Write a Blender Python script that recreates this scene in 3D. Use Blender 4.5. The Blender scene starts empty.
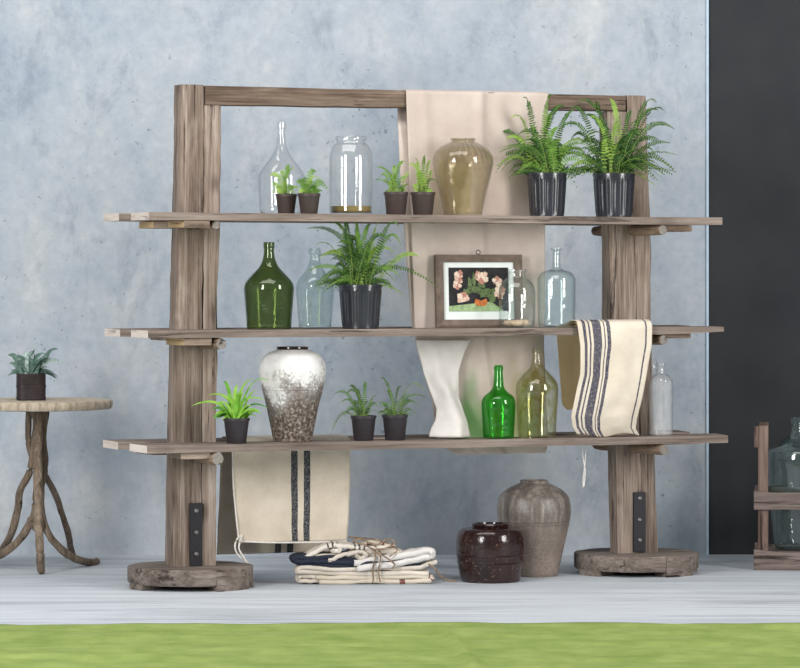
import bpy, math, random
from mathutils import Vector, Matrix, noise as mnoise
random.seed(7)
C = bpy.context.scene.collection
PI = math.pi
# ---------------------------------------------------------------- camera model
F, CX, HY, H = 3600.0, 400.0, 265.0, 1.57
A = math.radians(20.0)                       # the shelf unit's right end stands further back
OX, OY = (190 - CX) / F * 17.56, 17.56
UX, UY, NX, NY = math.cos(A), math.sin(A), math.sin(A), -math.cos(A)

def U(s, v, z=0.0):                          # along the shelf, toward the front, up -> world
    return Vector((OX + s * UX + v * NX, OY + s * UY + v * NY, z))
def sol(px, v):                              # distance along the shelf that a pixel column means
    k = (px - CX) / F
    return (k * (OY + v * NY) - OX - v * NX) / (UX - k * UY)
def zz(py, s, v):                            # height that a pixel row means
    return H - (py - HY) * (OY + s * UY + v * NY) / F
def scale(s, v): return F / (OY + s * UY + v * NY)
def W(px, Y, z=0.0): return Vector(((px - CX) / F * Y, Y, z))
def zw(py, Y): return H - (py - HY) * Y / F
def floorY(py): return F * H / (py - HY)
def N(p, s=1.0): return mnoise.noise(Vector(p) * s)

# ---------------------------------------------------------------- mesh helpers
class MB:
    def __init__(self): self.v, self.f, self.m, self.uv = [], [], [], None
    def add(self, vs, fs, mi=0):
        o = len(self.v); self.v += [tuple(p) for p in vs]
        for f in fs: self.f.append([i + o for i in f]); self.m.append(mi)
        return self
    def loft(self, secs, caps=True, mi=0, capmi=None, loop=False):
        n = len(secs[0]); vs = [p for s in secs for p in s]; fs = []
        k = len(secs)
        for i in range(k if loop else k - 1):
            a, b = i * n, ((i + 1) % k) * n
            for j in range(n):
                fs.append([a + j, a + (j + 1) % n, b + (j + 1) % n, b + j])
        self.add(vs, fs, mi)
        if caps and not loop:
            o = len(self.v) - len(vs); cm = mi if capmi is None else capmi
            self.f.append([o + j for j in range(n)][::-1]); self.m.append(cm)
            self.f.append([o + (k - 1) * n + j for j in range(n)]); self.m.append(cm)
        return self
    def box(self, x0, x1, y0, y1, z0, z1, mi=0):
        q = lambda z: [(x0, y0, z), (x1, y0, z), (x1, y1, z), (x0, y1, z)]
        return self.loft([q(z0), q(z1)], mi=mi)
    def tube(self, pts, rad, n=10, mi=0, rough=0.0, capmi=None):
        pts = [Vector(p) for p in pts]; secs = []
        ref = Vector((0.13, 0.31, 1)).normalized()
        for i, p in enumerate(pts):
            t = (pts[min(i + 1, len(pts) - 1)] - pts[max(i - 1, 0)]).normalized()
            if abs(t.dot(ref)) > .95: r0 = Vector((1, 0, 0))
            else: r0 = ref
            a = t.cross(r0).normalized(); b = t.cross(a)
            r = rad[i] if hasattr(rad, '__len__') else rad
            sec = []
            for j in range(n):
                th = 2 * PI * j / n
                d = a * math.cos(th) + b * math.sin(th)
                rr = r * (1 + rough * N(p * 14 + d * 2.0)) if rough else r
                sec.append(p + d * rr)
            secs.append(sec)
        return self.loft(secs, mi=mi, capmi=capmi)
    def lathe(self, prof, n=48, mi=0, mod=None, cx=0, cy=0):
        secs = []
        for (r, z) in prof:
            r = max(r, 1e-4)
            secs.append([(cx + r * (mod(2 * PI * j / n, z) if mod else 1) * math.cos(2 * PI * j / n),
                          cy + r * (mod(2 * PI * j / n, z) if mod else 1) * math.sin(2 * PI * j / n), z) for j in range(n)])
        return self.loft(secs, mi=mi)
    def grid(self, nu, nv, fn, mi=0):
        vs, uv = [], []
        for j in range(nv + 1):
            for i in range(nu + 1):
                vs.append(fn(i / nu, j / nv)); uv.append((i / nu, j / nv))
        fs = [[j * (nu + 1) + i, j * (nu + 1) + i + 1, (j + 1) * (nu + 1) + i + 1, (j + 1) * (nu + 1) + i]
              for j in range(nv) for i in range(nu)]
        if self.uv is None: self.uv = [(0, 0)] * len(self.v)
        self.uv += uv
        return self.add(vs, fs, mi)
    def build(self, name, mats, parent=None, smooth=True, bevel=0, solid=0, loc=None, auto=35, subsurf=0):
        me = bpy.data.meshes.new(name); me.from_pydata(self.v, [], self.f); me.update()
        if not isinstance(mats, (list, tuple)): mats = [mats]
        for m in mats: me.materials.append(m)
        for p, mi in zip(me.polygons, self.m): p.material_index = mi
        if self.uv:
            lay = me.uv_layers.new(name='UVMap')
            for l in me.loops: lay.data[l.index].uv = self.uv[l.vertex_index]
        if smooth:
            me.polygons.foreach_set('use_smooth', [True] * len(me.polygons))
            if auto: me.set_sharp_from_angle(angle=math.radians(auto))
        o = bpy.data.objects.new(name, me); C.objects.link(o)
        if parent: o.parent = parent
        if loc is not None: o.location = loc
        if solid:
            md = o.modifiers.new('s', 'SOLIDIFY'); md.thickness = solid; md.offset = 0
        if bevel:
            md = o.modifiers.new('b', 'BEVEL'); md.width = bevel; md.segments = 2; md.limit_method = 'ANGLE'
        if subsurf:
            md = o.modifiers.new('u', 'SUBSURF'); md.levels = md.render_levels = subsurf
        return o
def tag(o, label=None, cat=None, group=None, kind=None):
    if label: o['label'] = label
    if cat: o['category'] = cat
    if group: o['group'] = group
    if kind: o['kind'] = kind
    return o
def thing(name, label, cat, loc=(0, 0, 0), rz=0, group=None):
    o = bpy.data.objects.new(name, None); C.objects.link(o); o.empty_display_size = .05
    o.location = loc; o.rotation_euler = (0, 0, rz)
    return tag(o, label, cat, group)

# ---------------------------------------------------------------- materials
def lin(c):
    return tuple(((x / 255) / 12.92 if x / 255 <= .04045 else ((x / 255 + .055) / 1.055) ** 2.4) for x in c) + (1,)
class NT:
    def __init__(self, name):
        self.mat = bpy.data.materials.new(name); self.mat.use_nodes = True
        self.t = self.mat.node_tree; self.t.nodes.clear()
        self.out = self.n('ShaderNodeOutputMaterial')
    def n(self, typ, **kw):
        nd = self.t.nodes.new(typ)
        for k, v in kw.items():
            if k.startswith('i_'):
                nd.inputs[int(k[2:]) if k[2:].isdigit() else k[2:].replace('_', ' ')].default_value = v
            else: setattr(nd, k, v)
        return nd
    def l(self, a, b): self.t.links.new(a, b)
    def coords(self, sc=(1, 1, 1), kind='Object', rot=(0, 0, 0)):
        tc = self.n('ShaderNodeTexCoord'); mp = self.n('ShaderNodeMapping')
        mp.inputs['Scale'].default_value = sc; mp.inputs['Rotation'].default_value = rot
        self.l(tc.outputs[kind], mp.inputs[0]); return mp.outputs[0]
    def noise(self, vec, s=5, d=5, r=.55, dist=0):
        nd = self.n('ShaderNodeTexNoise'); self.l(vec, nd.inputs['Vector'])
        nd.inputs['Scale'].default_value = s; nd.inputs['Detail'].default_value = d
        nd.inputs['Roughness'].default_value = r; nd.inputs['Distortion'].default_value = dist
        return nd.outputs['Fac']
    def ramp(self, fac, stops, const=False):
        nd = self.n('ShaderNodeValToRGB'); self.l(fac, nd.inputs[0]); cr = nd.color_ramp
        if const: cr.interpolation = 'CONSTANT'
        while len(cr.elements) < len(stops): cr.elements.new(.5)
        for e, (p, c) in zip(cr.elements, stops):
            e.position = p; e.color = c if len(c) == 4 else lin(c)
        return nd.outputs[0]
    def mix(self, fac, a, b, mode='MIX'):
        nd = self.n('ShaderNodeMix', data_type='RGBA', blend_type=mode)
        for s, val in ((nd.inputs['Factor'], fac), (nd.inputs[6], a), (nd.inputs[7], b)):
            if isinstance(val, (int, float, tuple)): s.default_value = val
            else: self.l(val, s)
        return nd.outputs[2]
    def math(self, op, a, b=None):
        nd = self.n('ShaderNodeMath', operation=op)
        for i, val in enumerate((a, b)):
            if val is None: continue
            if isinstance(val, (int, float)): nd.inputs[i].default_value = val
            else: self.l(val, nd.inputs[i])
        return nd.outputs[0]
    def bump(self, h, st=.4, dist=.01):
        nd = self.n('ShaderNodeBump'); nd.inputs['Strength'].default_value = st; nd.inputs['Distance'].default_value = dist
        self.l(h, nd.inputs['Height']); return nd.outputs[0]
    def pbr(self, col, rough=.7, bump=None, spec=.3, metal=0, trans=None):
        b = self.n('ShaderNodeBsdfPrincipled')
        if isinstance(col, tuple): b.inputs['Base Color'].default_value = col
        else: self.l(col, b.inputs['Base Color'])
        if isinstance(rough, (int, float)): b.inputs['Roughness'].default_value = rough
        else: self.l(rough, b.inputs['Roughness'])
        b.inputs['Specular IOR Level'].default_value = spec; b.inputs['Metallic'].default_value = metal
        if bump: self.l(bump, b.inputs['Normal'])
        sh = b.outputs[0]
        if trans:
            tr = self.n('ShaderNodeBsdfTranslucent')
            if isinstance(col, tuple): tr.inputs[0].default_value = col
            else: self.l(col, tr.inputs[0])
            ms = self.n('ShaderNodeMixShader'); ms.inputs[0].default_value = trans
            self.l(sh, ms.inputs[1]); self.l(tr.outputs[0], ms.inputs[2]); sh = ms.outputs[0]
        self.l(sh, self.out.inputs[0]); return self.mat

def wood(name, grain, cols, crack=.5, rough=.85, fine=1.0):
    t = NT(name)
    sc = [30, 30, 30]; sc[grain] = 1.3
    v = t.coords(tuple(x * fine for x in sc)); v2 = t.coords((1, 1, 1))
    g = t.noise(v, 1.0, 10, .72, .5); fg = t.noise(t.coords(tuple((3 if k == grain else 130) * fine for k in range(3))), 1, 3, .6)
    g = t.math('ADD', t.math('MULTIPLY', g, .68), t.math('MULTIPLY', fg, .32))
    sb = [5, 5, 5]; sb[grain] = 1.1
    b = t.noise(t.coords(tuple(sb)), 1.4, 6, .65, .5)
    dk = tuple(x * .62 for x in cols[0])
    c = t.ramp(g, [(.30, dk), (.42, cols[0]), (.51, cols[1]), (.64, cols[2])])
    c = t.mix(.45, c, t.ramp(b, [(.28, dk), (.42, cols[0]), (.55, cols[3]), (.7, cols[2])]))
    sc2 = [11, 11, 11]; sc2[grain] = .45
    ck = t.noise(t.coords(tuple(sc2)), 2.2, 7, .72, .5)
    cm = t.ramp(ck, [(.36, (1, 1, 1, 1)), (.41, (0, 0, 0, 1))])
    sk = [1, 1, 1]; sk[grain] = .6
    kn = t.n('ShaderNodeTexVoronoi'); t.l(t.coords(tuple(sk)), kn.inputs['Vector']); kn.inputs['Scale'].default_value = 5.0
    km = t.ramp(t.math('ADD', kn.outputs['Distance'], t.math('MULTIPLY', t.math('SUBTRACT', g, .5), .25)), [(.07, (1, 1, 1, 1)), (.20, (0, 0, 0, 1))])
    c = t.mix(t.math('MULTIPLY', cm, min(1, crack * 1.25)), c, lin((52, 42, 38)))
    c = t.mix(t.math('MULTIPLY', km, .6 * min(1, crack * 1.5)), c, lin((74, 60, 52)))
    h = t.math('ADD', g, t.math('MULTIPLY', cm, -.7))
    return t.pbr(c, rough, t.bump(h, .85, .010), .2)
M = {}
M['post'] = wood('weathered_post_wood', 2, [(94, 81, 72), (138, 123, 111), (186, 173, 161), (128, 112, 100)], .9)
M['post_light'] = wood('weathered_pale_post_wood', 2, [(108, 93, 83), (152, 137, 125), (198, 186, 175), (142, 126, 114)], .85)
M['beam'] = wood('brown_beam_wood', 0, [(84, 70, 60), (120, 104, 91), (154, 137, 122), (104, 88, 77)], .75)
M['board'] = wood('grey_board_wood', 0, [(106, 94, 86), (136, 123, 114), (164, 152, 143), (126, 113, 104)], .35)
M['end'] = wood('pale_end_grain', 1, [(196, 182, 170), (216, 204, 194), (232, 224, 216), (206, 192, 182)], .15)
M['cleat'] = wood('cleat_wood', 0, [(132, 114, 100), (162, 144, 130), (188, 172, 158), (148, 130, 116)], .3)
M['cleat_end'] = wood('yellow_cut_end', 1, [(190, 158, 118), (208, 178, 138), (222, 196, 158), (196, 166, 128)], .1)
M['log'] = wood('log_wood', 1, [(112, 93, 77), (150, 129, 110), (182, 162, 142), (134, 113, 96)], .4)
M['log_end'] = wood('grey_log_end', 1, [(112, 106, 100), (144, 138, 131), (172, 166, 159), (128, 121, 114)], .6)
M['base'] = wood('old_base_wood', 0, [(96, 86, 79), (132, 121, 113), (166, 156, 148), (114, 103, 95)], .8)
M['crate'] = wood('crate_wood', 0, [(92, 80, 75), (126, 113, 107), (158, 146, 139), (108, 96, 90)], .8)
M['crate_v'] = wood('crate_post_wood', 2, [(78, 62, 56), (112, 93, 84), (148, 128, 118), (94, 77, 70)], .8)
M['twig'] = wood('twig_bark', 2, [(98, 84, 71), (142, 126, 109), (182, 168, 150), (116, 100, 85)], .5, fine=1.4)
def mk_slab():
    t = NT('bark_edged_slab'); v = t.coords((22, 22, 6)); n = t.noise(v, 1.2, 8, .72)
    c = t.ramp(n, [(.3, (122, 106, 90)), (.5, (186, 172, 152)), (.75, (218, 208, 192))])
    return t.pbr(c, .85, t.bump(n, .7, .012), .2)
M['slab'] = mk_slab()

def concrete():
    t = NT('blue_grey_concrete'); v = t.coords((1, 1, 1)); vs = t.coords((1.5, 1.5, .9))
    a = t.noise(v, .7, 5, .6); b = t.noise(vs, 2.4, 10, .66, .25); d = t.noise(v, 15, 6, .7)
    c = t.ramp(a, [(.3, (136, 149, 164)), (.5, (158, 168, 178)), (.7, (180, 184, 185))])
    c = t.mix(.55, c, t.ramp(b, [(.28, (112, 124, 138)), (.42, (150, 162, 175)), (.58, (172, 179, 184)), (.72, (201, 202, 200))]))
    c = t.mix(.16, c, t.ramp(d, [(.3, (110, 120, 134)), (.7, (220, 222, 226))]))
    sm = t.noise(t.coords((1.2, 1, .6)), 3.3, 7, .7, .4)
    c = t.mix(t.math('MULTIPLY', t.ramp(sm, [(.56, (0, 0, 0, 1)), (.72, (1, 1, 1, 1))]), .5), c, lin((112, 122, 138)))
    sp = t.noise(v, 34, 3, .55); msk = t.noise(v, 1.9, 4, .6)
    spm = t.math('MULTIPLY', t.ramp(sp, [(.66, (0, 0, 0, 1)), (.71, (1, 1, 1, 1))]), t.ramp(msk, [(.46, (0, 0, 0, 1)), (.60, (1, 1, 1, 1))]))
    c = t.mix(t.math('MULTIPLY', spm, .65), c, lin((86, 94, 106)))
    return t.pbr(c, .62, t.bump(b, .12, .02), .35)
M['concrete'] = concrete()
def darkwall():
    t = NT('charcoal_wall_paint'); v = t.coords(); n = t.noise(v, 2.0, 6, .6)
    return t.pbr(t.ramp(n, [(.3, (40, 42, 46)), (.7, (50, 52, 55))]), .75, t.bump(n, .05), .25)
M['dark'] = darkwall()
def floormat():
    t = NT('whitewashed_floor_planks')
    tc = t.coords((1, 1, 1))
    br = t.n('ShaderNodeTexBrick'); t.l(tc, br.inputs['Vector']); tc.node.inputs['Location'].default_value = (13.3, 0, 0)
    br.offset = .37; br.inputs['Scale'].default_value = 1
    br.inputs['Color1'].default_value = lin((176, 184, 192)); br.inputs['Color2'].default_value = lin((205, 210, 216))
    br.inputs['Mortar'].default_value = lin((118, 125, 133)); br.inputs['Mortar Size'].default_value = .006
    br.inputs['Brick Width'].default_value = 40; br.inputs['Row Height'].default_value = .21; br.inputs['Mortar Smooth'].default_value = .4
    g = t.noise(t.coords((.7, 14, 1)), 1.5, 9, .72, .4)
    g2 = t.noise(t.coords((.55, 2.6, 1)), 1.3, 7, .66, .5)
    c = t.mix(.55, br.outputs['Color'], t.ramp(g, [(.30, (126, 133, 142)), (.42, (172, 179, 186)), (.52, (202, 207, 212)), (.68, (222, 225, 229))]))
    c = t.mix(t.math('MULTIPLY', t.ramp(g2, [(.50, (0, 0, 0, 1)), (.68, (1, 1, 1, 1))]), .55), c, lin((136, 141, 148)))
    sp = t.noise(t.coords((1, 2.5, 1)), 22, 3, .5)
    c = t.mix(t.math('MULTIPLY', t.ramp(sp, [(.70, (0, 0, 0, 1)), (.74, (1, 1, 1, 1))]), .6), c, lin((96, 98, 104)))
    return t.pbr(c, .62, t.bump(g, .35, .008), .3)
M['floor'] = floormat()
def cloth(name, col, col2, s=160, trans=.0, stripes=None, stripe_col=None, speck=None, along=None, rough=.95):
    t = NT(name); v = t.coords((1, 1, 1)); n = t.noise(v, 5, 6, .6); w = t.noise(v, s, 2, .5)
    c = t.ramp(n, [(.3, col), (.7, col2)])
    c = t.mix(t.math('MULTIPLY', w, .25), c, lin(tuple(x * .72 for x in col)))
    if stripes:
        u = t.n('ShaderNodeUVMap'); sx = t.n('ShaderNodeSeparateXYZ'); t.l(u.outputs[0], sx.inputs[0])
        wob = t.math('ADD', sx.outputs[0 if along is None else along], t.math('MULTIPLY', t.math('SUBTRACT', n, .5), .012))
        st = [(0, (0, 0, 0, 1))]
        for a, b in stripes: st += [(a, (1, 1, 1, 1)), (b, (0, 0, 0, 1))]
        m = t.ramp(wob, st, True)
        sp = t.ramp(t.noise(v, 170, 2, .6), [(.45, (1, 1, 1, 1)), (.7, (.62, .62, .62, 1))])
        c = t.mix(t.math('MULTIPLY', m, sp), c, lin(stripe_col))
    return t.pbr(c, rough, t.bump(w, .25, .002), .1, trans=trans or None)
M['linen'] = cloth('pinkish_linen', (206, 190, 180), (226, 213, 203), trans=.2)
M['white_cloth'] = cloth('white_cotton', (206, 201, 196), (226, 222, 217))
M['sack'] = cloth('oat_sackcloth', (202, 189, 170), (228, 217, 200), 120, stripes=[(.495, .548), (.60, .655)], stripe_col=(44, 52, 62))
M['towel'] = cloth('cream_striped_towel', (208, 196, 178), (230, 220, 203), 150,
                   stripes=[(.055, .10), (.135, .16), (.195, .31), (.345, .36), (.385, .43), (.90, .925)], stripe_col=(66, 66, 82))
M['tan'] = cloth('backlit_towel_tan', (232, 202, 152), (240, 214, 170), 120, trans=.6)  # same towel cloth; light coming through from behind is put into this tan
M['cream'] = cloth('cream_sackcloth', (196, 186, 172), (222, 213, 200))
M['creamred'] = cloth('cream_red_striped', (194, 182, 164), (218, 208, 192), stripes=[(.245, .265), (.445, .475), (.575, .60)], stripe_col=(116, 66, 62))
M['creamblack'] = cloth('cream_black_striped', (220, 211, 198), (232, 225, 214), stripes=[(.34, .37), (.42, .45), (.50, .53)], stripe_col=(50, 50, 56))
M['navy'] = cloth('dark_navy_cloth', (40, 44, 56), (58, 62, 74))
M['green_cloth'] = cloth('moss_green_canvas', (122, 142, 74), (152, 168, 98), 90)
def rope(name, c1, c2):
    t = NT(name); n = t.noise(t.coords(), 90, 3, .6); return t.pbr(t.ramp(n, [(.35, c1), (.65, c2)]), .9, t.bump(n, .4, .002), .1)
M['twine'] = rope('jute_twine', (104, 86, 70), (160, 140, 120))
M['string'] = rope('white_string', (214, 208, 200), (236, 232, 226))
def flat(name, col, rough=.6, spec=.3, var=.12, s=12, metal=0, bump=.15):
    t = NT(name); n = t.noise(t.coords(), s, 5, .6)
    return t.pbr(t.ramp(n, [(.3, tuple(x * (1 - var) for x in col)), (.7, tuple(min(255, x * (1 + var)) for x in col))]), rough,
                 t.bump(n, bump, .004), spec, metal)
M['iron'] = flat('dark_iron', (27, 25, 30), .55, .4, .2, 30, 0)
M['bolt'] = flat('worn_bolt_steel', (120, 116, 116), .45, .5, .2, 60, .6)
M['potbrown'] = flat('brown_plastic', (70, 60, 57), .5, .35, .08)
M['potdark'] = flat('dark_plastic', (52, 48, 52), .5, .35, .08)
M['potblack'] = flat('glossy_black_plastic', (44, 46, 52), .22, .6, .15, 8)
M['tin'] = flat('dark_painted_tin', (46, 36, 38), .5, .4, .25, 30)
M['soil'] = flat('potting_soil', (72, 52, 40), .95, .1, .35, 90, 0, .6)
M['trim'] = flat('pale_edge_strip', (176, 196, 214), .5, .4, .05)
M['frame'] = flat('walnut_frame_wood', (106, 91, 81), .5, .35, .15, 20)
M['frame_in'] = flat('dark_frame_lip', (60, 48, 44), .5, .3, .1)
M['mat'] = flat('white_mount_board', (226, 232, 230), .9, .1, .02)
M['paint_bg'] = flat('dark_paint', (40, 40, 42), .7, .2, .25, 30)
M['paint_table'] = flat('green_paint', (150, 172, 128), .8, .2, .15, 40)
M['paint_vase'] = flat('orange_paint', (190, 112, 62), .7, .2, .25, 60)
M['paint_petal'] = flat('pink_cream_paint', (206, 172, 156), .8, .2, .28, 160)
M['paint_petal2'] = flat('deep_pink_paint', (176, 126, 112), .8, .2, .2, 160)
M['paint_petal3'] = flat('pale_cream_paint', (224, 204, 186), .8, .2, .12, 160)
M['paint_leaf'] = flat('olive_paint', (92, 108, 72), .8, .2, .3, 90)
M['stone'] = flat('beige_pebble', (206, 178, 152), .7, .3, .15, 40)
def leaf(name, a, b, trans=.3, s=30, rough=.5):
    t = NT(name); n = t.noise(t.coords(), s, 2, .5)
    return t.pbr(t.ramp(n, [(.35, a), (.65, b)]), rough, None, .35, trans=trans)
LEAF = [leaf('fern_green', (88, 132, 50), (120, 166, 68)), leaf('fern_deep_green', (44, 82, 38), (70, 114, 50)), leaf('fern_lime_green', (134, 174, 72), (164, 198, 92))]
LEAFD = [leaf('dark_fern_green', (50, 88, 48), (82, 128, 66)), leaf('dark_fern_mid', (64, 108, 56), (96, 146, 72)), leaf('dark_fern_black', (44, 70, 46), (66, 102, 58))]
BLADE = [leaf('grass_green', (96, 164, 48), (140, 198, 70)), leaf('grass_lime', (138, 196, 64), (170, 216, 96)), leaf('grass_deep', (66, 132, 52), (96, 160, 64))]
SILVER = [leaf('silver_leaf', (126, 148, 142), (178, 194, 188), .1, 70), leaf('grey_green_leaf', (70, 98, 88), (112, 136, 126), .1, 70), leaf('pale_silver_leaf', (164, 182, 178), (204, 214, 210), .1, 70)]
STEM = leaf('stem_green', (120, 140, 60), (140, 158, 80), .1)

def glass(name, tint, edge, cloud=None, cloud_amt=0.0, rough=.02, refl=.8, streak=None, bumpy=.10, power=2.6, ribs=0):
    """thin glass wall; tint/edge = light let through by the whole vessel (four walls) seen square on / at the rim"""
    t = NT(name); lw = t.n('ShaderNodeLayerWeight'); lw.inputs['Blend'].default_value = .5
    q = lambda c: tuple(x ** .25 for x in c) + (1,)
    f = lw.outputs['Facing']
    col = t.mix(t.math('POWER', f, power), q(tint), q(edge))
    if streak:
        nz = t.noise(t.coords((1, 1, .45)), 9, 3, .5, 1.5)
        col = t.mix(t.ramp(nz, [(.5, (0, 0, 0, 1)), (.56, (1, 1, 1, 1)), (.60, (1, 1, 1, 1)), (.66, (0, 0, 0, 1))]), col, q(streak))
    if ribs:
        sx = t.n('ShaderNodeSeparateXYZ'); t.l(t.coords(), sx.inputs[0])
        wv = t.math('SINE', t.math('MULTIPLY', t.math('ARCTAN2', sx.outputs[1], sx.outputs[0]), float(ribs)))
        m = t.math('MULTIPLY', t.ramp(wv, [(.1, (0, 0, 0, 1)), (.8, (1, 1, 1, 1))]), t.ramp(sx.outputs[2], [(.25, (0, 0, 0, 1)), (.31, (1, 1, 1, 1))]))
        nz = t.ramp(t.noise(t.coords((1, 1, .6)), 11, 6, .65, .6), [(.42, (0, 0, 0, 1)), (.62, (1, 1, 1, 1))])
        col = t.mix(t.math('MULTIPLY', m, .75), col, q((.22, .21, .18)))
        col = t.mix(t.math('MULTIPLY', nz, .45), col, q((.82, .84, .84)))
    tr = t.n('ShaderNodeBsdfTransparent'); t.l(col, tr.inputs[0])
    sh = tr.outputs[0]
    if cloud:
        nz = t.noise(t.coords(), 14, 6, .65, .5)
        df = t.n('ShaderNodeBsdfDiffuse'); df.inputs[0].default_value = lin(cloud)
        ms = t.n('ShaderNodeMixShader')
        t.l(t.math('MULTIPLY', t.ramp(nz, [(.3, (.2, .2, .2, 1)), (.7, (1, 1, 1, 1))]), cloud_amt), ms.inputs[0])
        t.l(sh, ms.inputs[1]); t.l(df.outputs[0], ms.inputs[2]); sh = ms.outputs[0]
    gl = t.n('ShaderNodeBsdfGlossy'); gl.inputs['Roughness'].default_value = rough
    nb = t.noise(t.coords(), 7, 3, .5); t.l(t.bump(nb, bumpy, .02), gl.inputs['Normal'])
    fr = t.math('ADD', t.math('MULTIPLY', t.math('POWER', f, 4.5), refl), .05)
    ms = t.n('ShaderNodeMixShader'); t.l(fr, ms.inputs[0]); t.l(sh, ms.inputs[1]); t.l(gl.outputs[0], ms.inputs[2])
    t.l(ms.outputs[0], t.out.inputs[0]); return t.mat
G = {
 'clear': glass('clear_glass', (.97, .98, .98), (.55, .6, .64), cloud=(228, 232, 236), cloud_amt=.035),
 'milky': glass('milky_clear_glass', (.97, .98, .99), (.6, .66, .7), cloud=(250, 251, 252), cloud_amt=.2),
 'blue': glass('pale_blue_glass', (.80, .90, .86), (.32, .47, .47), cloud=(190, 214, 222), cloud_amt=.03),
 'aqua': glass('pale_aqua_glass', (.84, .94, .93), (.38, .52, .54), cloud=(214, 228, 230), cloud_amt=.05),
 'jar': glass('greenish_clear_glass', (.90, .95, .92), (.36, .50, .44), cloud=(214, 224, 222), cloud_amt=.02),
 'olive': glass('dark_green_glass', (.14, .20, .05), (.008, .018, .008), refl=.5, bumpy=.2),
 'green': glass('bright_green_glass', (.06, .58, .05), (.004, .13, .01), refl=.45, bumpy=.25),
 'yellow': glass('pale_olive_glass', (.86, .86, .70), (.34, .36, .14), cloud=(214, 206, 176), cloud_amt=.03, streak=(.55, .48, .12)),
 'smoke': glass('smoky_amber_glass', (.60, .52, .35), (.60, .65, .68), cloud=(196, 174, 130), cloud_amt=.12, rough=.07, bumpy=.6, power=1.2, ribs=26),
 'teal': glass('deep_teal_glass', (.70, .82, .78), (.16, .27, .25), bumpy=.16, cloud=(170, 196, 198), cloud_amt=.035),
}
def mk_liquid():
    t = NT('olive_oily_liquid'); n = t.noise(t.coords(), 9, 3)
    return t.pbr(t.ramp(n, [(.3, (104, 88, 24)), (.7, (140, 120, 42))]), .2, None, .5)
M['liquid'] = mk_liquid()
def weathered_jar():
    t = NT('flaking_white_glaze'); v = t.coords()
    sx = t.n('ShaderNodeSeparateXYZ'); t.l(v, sx.inputs[0])
    big = t.noise(t.coords((1, 1, .8)), 7, 6, .65, .4); fine = t.noise(v, 70, 4, .7)
    hh = t.math('ADD', t.math('MULTIPLY', sx.outputs[2], -3.0), t.math('ADD', t.math('MULTIPLY', big, 1.5), t.math('MULTIPLY', sx.outputs[0], 1.1)))
    hh = t.math('ADD', hh, t.math('MULTIPLY', fine, .85))
    m = t.ramp(hh, [(.26, (0, 0, 0, 1)), (.42, (.8, .8, .8, 1)), (.7, (1, 1, 1, 1))])
    dk = t.ramp(fine, [(.38, (62, 52, 46)), (.52, (104, 92, 84)), (.66, (176, 166, 158))])
    wh = t.ramp(t.noise(v, 10, 5, .6), [(.3, (206, 204, 200)), (.6, (232, 231, 229))])
    return t.pbr(t.mix(m, wh, dk), .7, t.bump(fine, .3, .006), .3)
M['wjar'] = weathered_jar()
def brown_glaze():
    t = NT('brown_black_glaze'); v = t.coords(); fine = t.noise(v, 60, 4, .7); big = t.noise(v, 6, 4, .6)
    sx = t.n('ShaderNodeSeparateXYZ'); t.l(v, sx.inputs[0])
    c = t.ramp(big, [(.3, (26, 15, 15)), (.7, (50, 27, 24))])
    c = t.mix(t.ramp(fine, [(.60, (0, 0, 0, 1)), (.68, (.7, .7, .7, 1))]), c, lin((128, 100, 88)))
    low = t.math('LESS_THAN', t.math('ADD', sx.outputs[2], t.math('MULTIPLY', big, .02)), .012)
    c = t.mix(low, c, lin((110, 84, 74)))
    return t.pbr(c, .16, t.bump(t.noise(v, 22, 4), .3, .008), .55)
M['bglaze'] = brown_glaze()
def stoneware():
    t = NT('grey_brown_stoneware'); v = t.coords(); st = t.noise(t.coords((26, 26, 1.2)), 1, 6, .65); big = t.noise(v, 5, 5, .6); fine = t.noise(v, 90, 3, .6)
    c = t.ramp(big, [(.3, (104, 92, 84)), (.5, (138, 125, 115)), (.72, (166, 148, 137))])
    sx = t.n('ShaderNodeSeparateXYZ'); t.l(v, sx.inputs[0])
    up = t.math('MULTIPLY', t.ramp(t.math('ADD', sx.outputs[2], t.math('MULTIPLY', big, .12)), [(.26, (0, 0, 0, 1)), (.38, (1, 1, 1, 1))]), .7)
    c = t.mix(t.math('ADD', up, .12), c, t.ramp(st, [(.34, (74, 70, 66)), (.5, (116, 109, 102)), (.66, (172, 164, 154))]))
    c = t.mix(t.math('MULTIPLY', t.ramp(fine, [(.35, (1, 1, 1, 1)), (.6, (0, 0, 0, 1))]), .4), c, lin((72, 64, 58)))
    return t.pbr(c, .38, t.bump(fine, .25, .005), .5)
M['stoneware'] = stoneware()

# ---------------------------------------------------------------- the room
WY = floorY(554.7)
def wavy_floor():
    b = MB(); b.box(-9, 9, 6, WY + .6, -.1, 0); return b.build('floor', M['floor'], smooth=False)
tag(wavy_floor(), 'whitewashed plank floor', kind='structure')
xe = W(706.3, WY).x
tag(MB().box(-9, xe, WY, WY + .25, 0, 5.2).build('wall_back', M['concrete'], smooth=False), 'blue grey mottled concrete wall', kind='structure')
tag(MB().box(xe + .012, 9, WY + .004, WY + .25, 0, 5.2).build('wall_right', M['dark'], smooth=False), 'charcoal painted wall panel', kind='structure')
tag(MB().box(xe, xe + .012, WY - .012, WY + .25, 0, 5.2).build('trim_1', M['trim'], smooth=False), 'pale strip on the concrete wall edge', kind='structure')
xs = W(481, WY).x

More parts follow.
